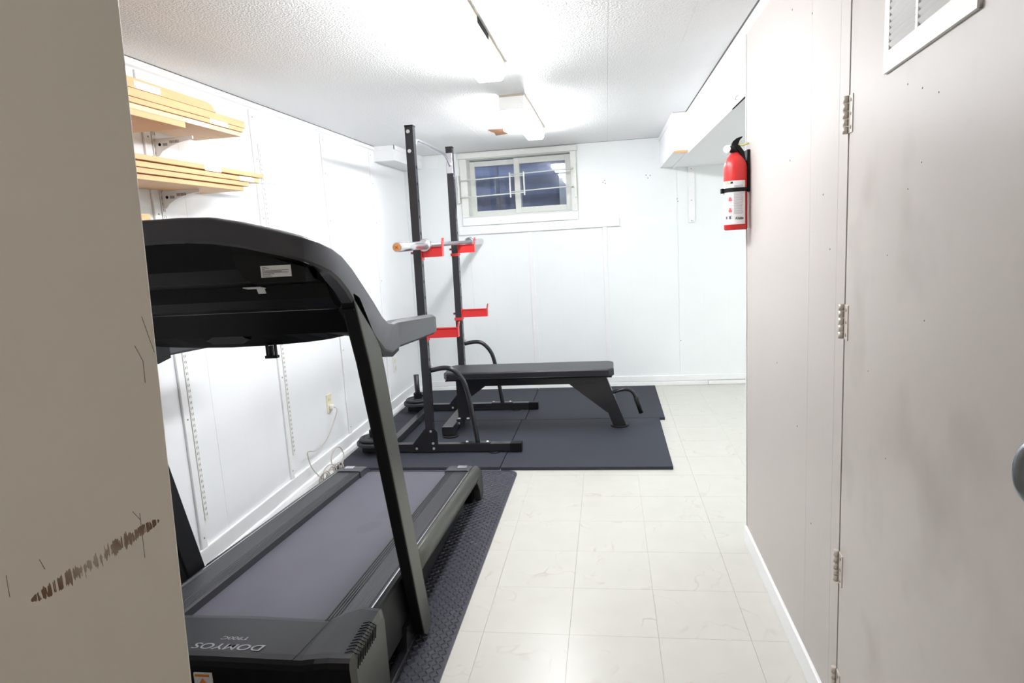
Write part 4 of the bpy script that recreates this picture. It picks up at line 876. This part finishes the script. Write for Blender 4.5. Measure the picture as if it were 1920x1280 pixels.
bm = NB(); arcband(bm, R0 + 0.0015, rad_(207), rad_(236), 1.5355, 1.5405, 6); obj('warning_band', bm, yellow, lb)
for zc in (1.474, 1.431):
    bm = NB()
    for (u0, u1, z0, z1) in ((226, 242, -0.007, 0.004), (229, 238, 0.004, 0.009)): arcband(bm, R0 + 0.0012, rad_(u0), rad_(u1), zc + z0, zc + z1, 4)
    obj('pictogram', bm, mat('pictogram_red', (0.75, 0.12, 0.12), 0.5), lb)
for u0 in (208, 228):
    bm = NB(); arcband(bm, R0 + 0.0012, rad_(u0), rad_(u0 + 10), 1.398, 1.409, 3); obj('pictogram', bm, mat('pictogram_navy', (0.12, 0.10, 0.18), 0.5), lb)
an = rad_(277); rr = R0 + 0.0022
text('label_brand', 'Kidde', 0.0135, ink, lb, basis((fx + rr * math.cos(an), fy + rr * math.sin(an), 1.400), (-math.sin(an), math.cos(an), 0), (0, 0, 1)), extrude=0.0002, shear=0.25, bold=0.0003)
# head, gauge, levers
bm = NB(); lathe(bm, [(0.017, 1.654), (0.019, 1.658), (0.019, 1.676), (0.013, 1.682), (0.010, 1.690)], fx - 0.002, fy, 20); hdv = obj('valve', bm, blackp, fe)
bm = NB(); cyl(bm, (fx - 0.030, fy - 0.012, 1.668), (fx - 0.036, fy - 0.022, 1.668), 0.0145, seg=20); gg = obj('pressure_gauge', bm, chrome, hdv)
bm = NB(); cyl(bm, (fx - 0.0362, fy - 0.0223, 1.668), (fx - 0.0366, fy - 0.023, 1.668), 0.0115, seg=20); obj('gauge_face', bm, mat('gauge_face', (0.70, 0.70, 0.76), 0.3), gg) if False else obj('gauge_face', bm, mat('gauge_face', (0.70, 0.70, 0.76), 0.3), hdv)
bm = NB(); cyl(bm, (fx - 0.028, fy, 1.682), (fx + 0.012, fy, 1.684), 0.0035, seg=10); obj('pull_pin', bm, chrome, hdv)
bm = NB(); prism(bm, [(fx - 0.016, 1.682), (fx + 0.010, 1.684), (fx + 0.016, 1.700), (fx + 0.028, 1.712), (fx + 0.024, 1.714), (fx + 0.004, 1.708), (fx - 0.010, 1.697)], 'y', fy - 0.009, fy + 0.009, bev=0.002); obj('carry_lever', bm, blackp, hdv)
bm = NB(); prism(bm, [(fx - 0.008, 1.682), (fx + 0.012, 1.680), (fx + 0.030, 1.655), (fx + 0.038, 1.612), (fx + 0.024, 1.612), (fx + 0.016, 1.648), (fx + 0.002, 1.668)], 'y', fy - 0.022, fy - 0.006, bev=0.002); obj('squeeze_lever', bm, blackp, hdv)
bm = NB(); tube(bm, smoothpath([(fx + 0.010, fy, 1.684), (fx + 0.025, fy - 0.004, 1.680), (fx + 0.040, fy - 0.002, 1.684), (fx + 0.050, fy + 0.0, 1.686)], 4), 0.004, 8); obj('yellow_seal', bm, yellow, hdv)
bm = NB(); box(bm, XR - 0.012, XR - 0.0005, fy - 0.018, fy + 0.040, 1.502, 1.662, bev=0.002); br = obj('wall_bracket', bm, blackp, fe)
bm = NB()
secs = []
for i in range(31):
    a = rad_(20 + 320 * i / 30); secs.append([(fx + q * math.cos(a), fy + q * math.sin(a), z) for q, z in ((R0 + 0.0012, 1.503), (R0 + 0.0036, 1.503), (R0 + 0.0036, 1.518), (R0 + 0.0012, 1.518))])
loft(bm, secs); obj('strap', bm, blackp, fe)
B('strap_latch', blackp, fe, fx - R0 - 0.012, fx - R0 - 0.001, fy - 0.014, fy + 0.012, 1.500, 1.519, bev=0.002)
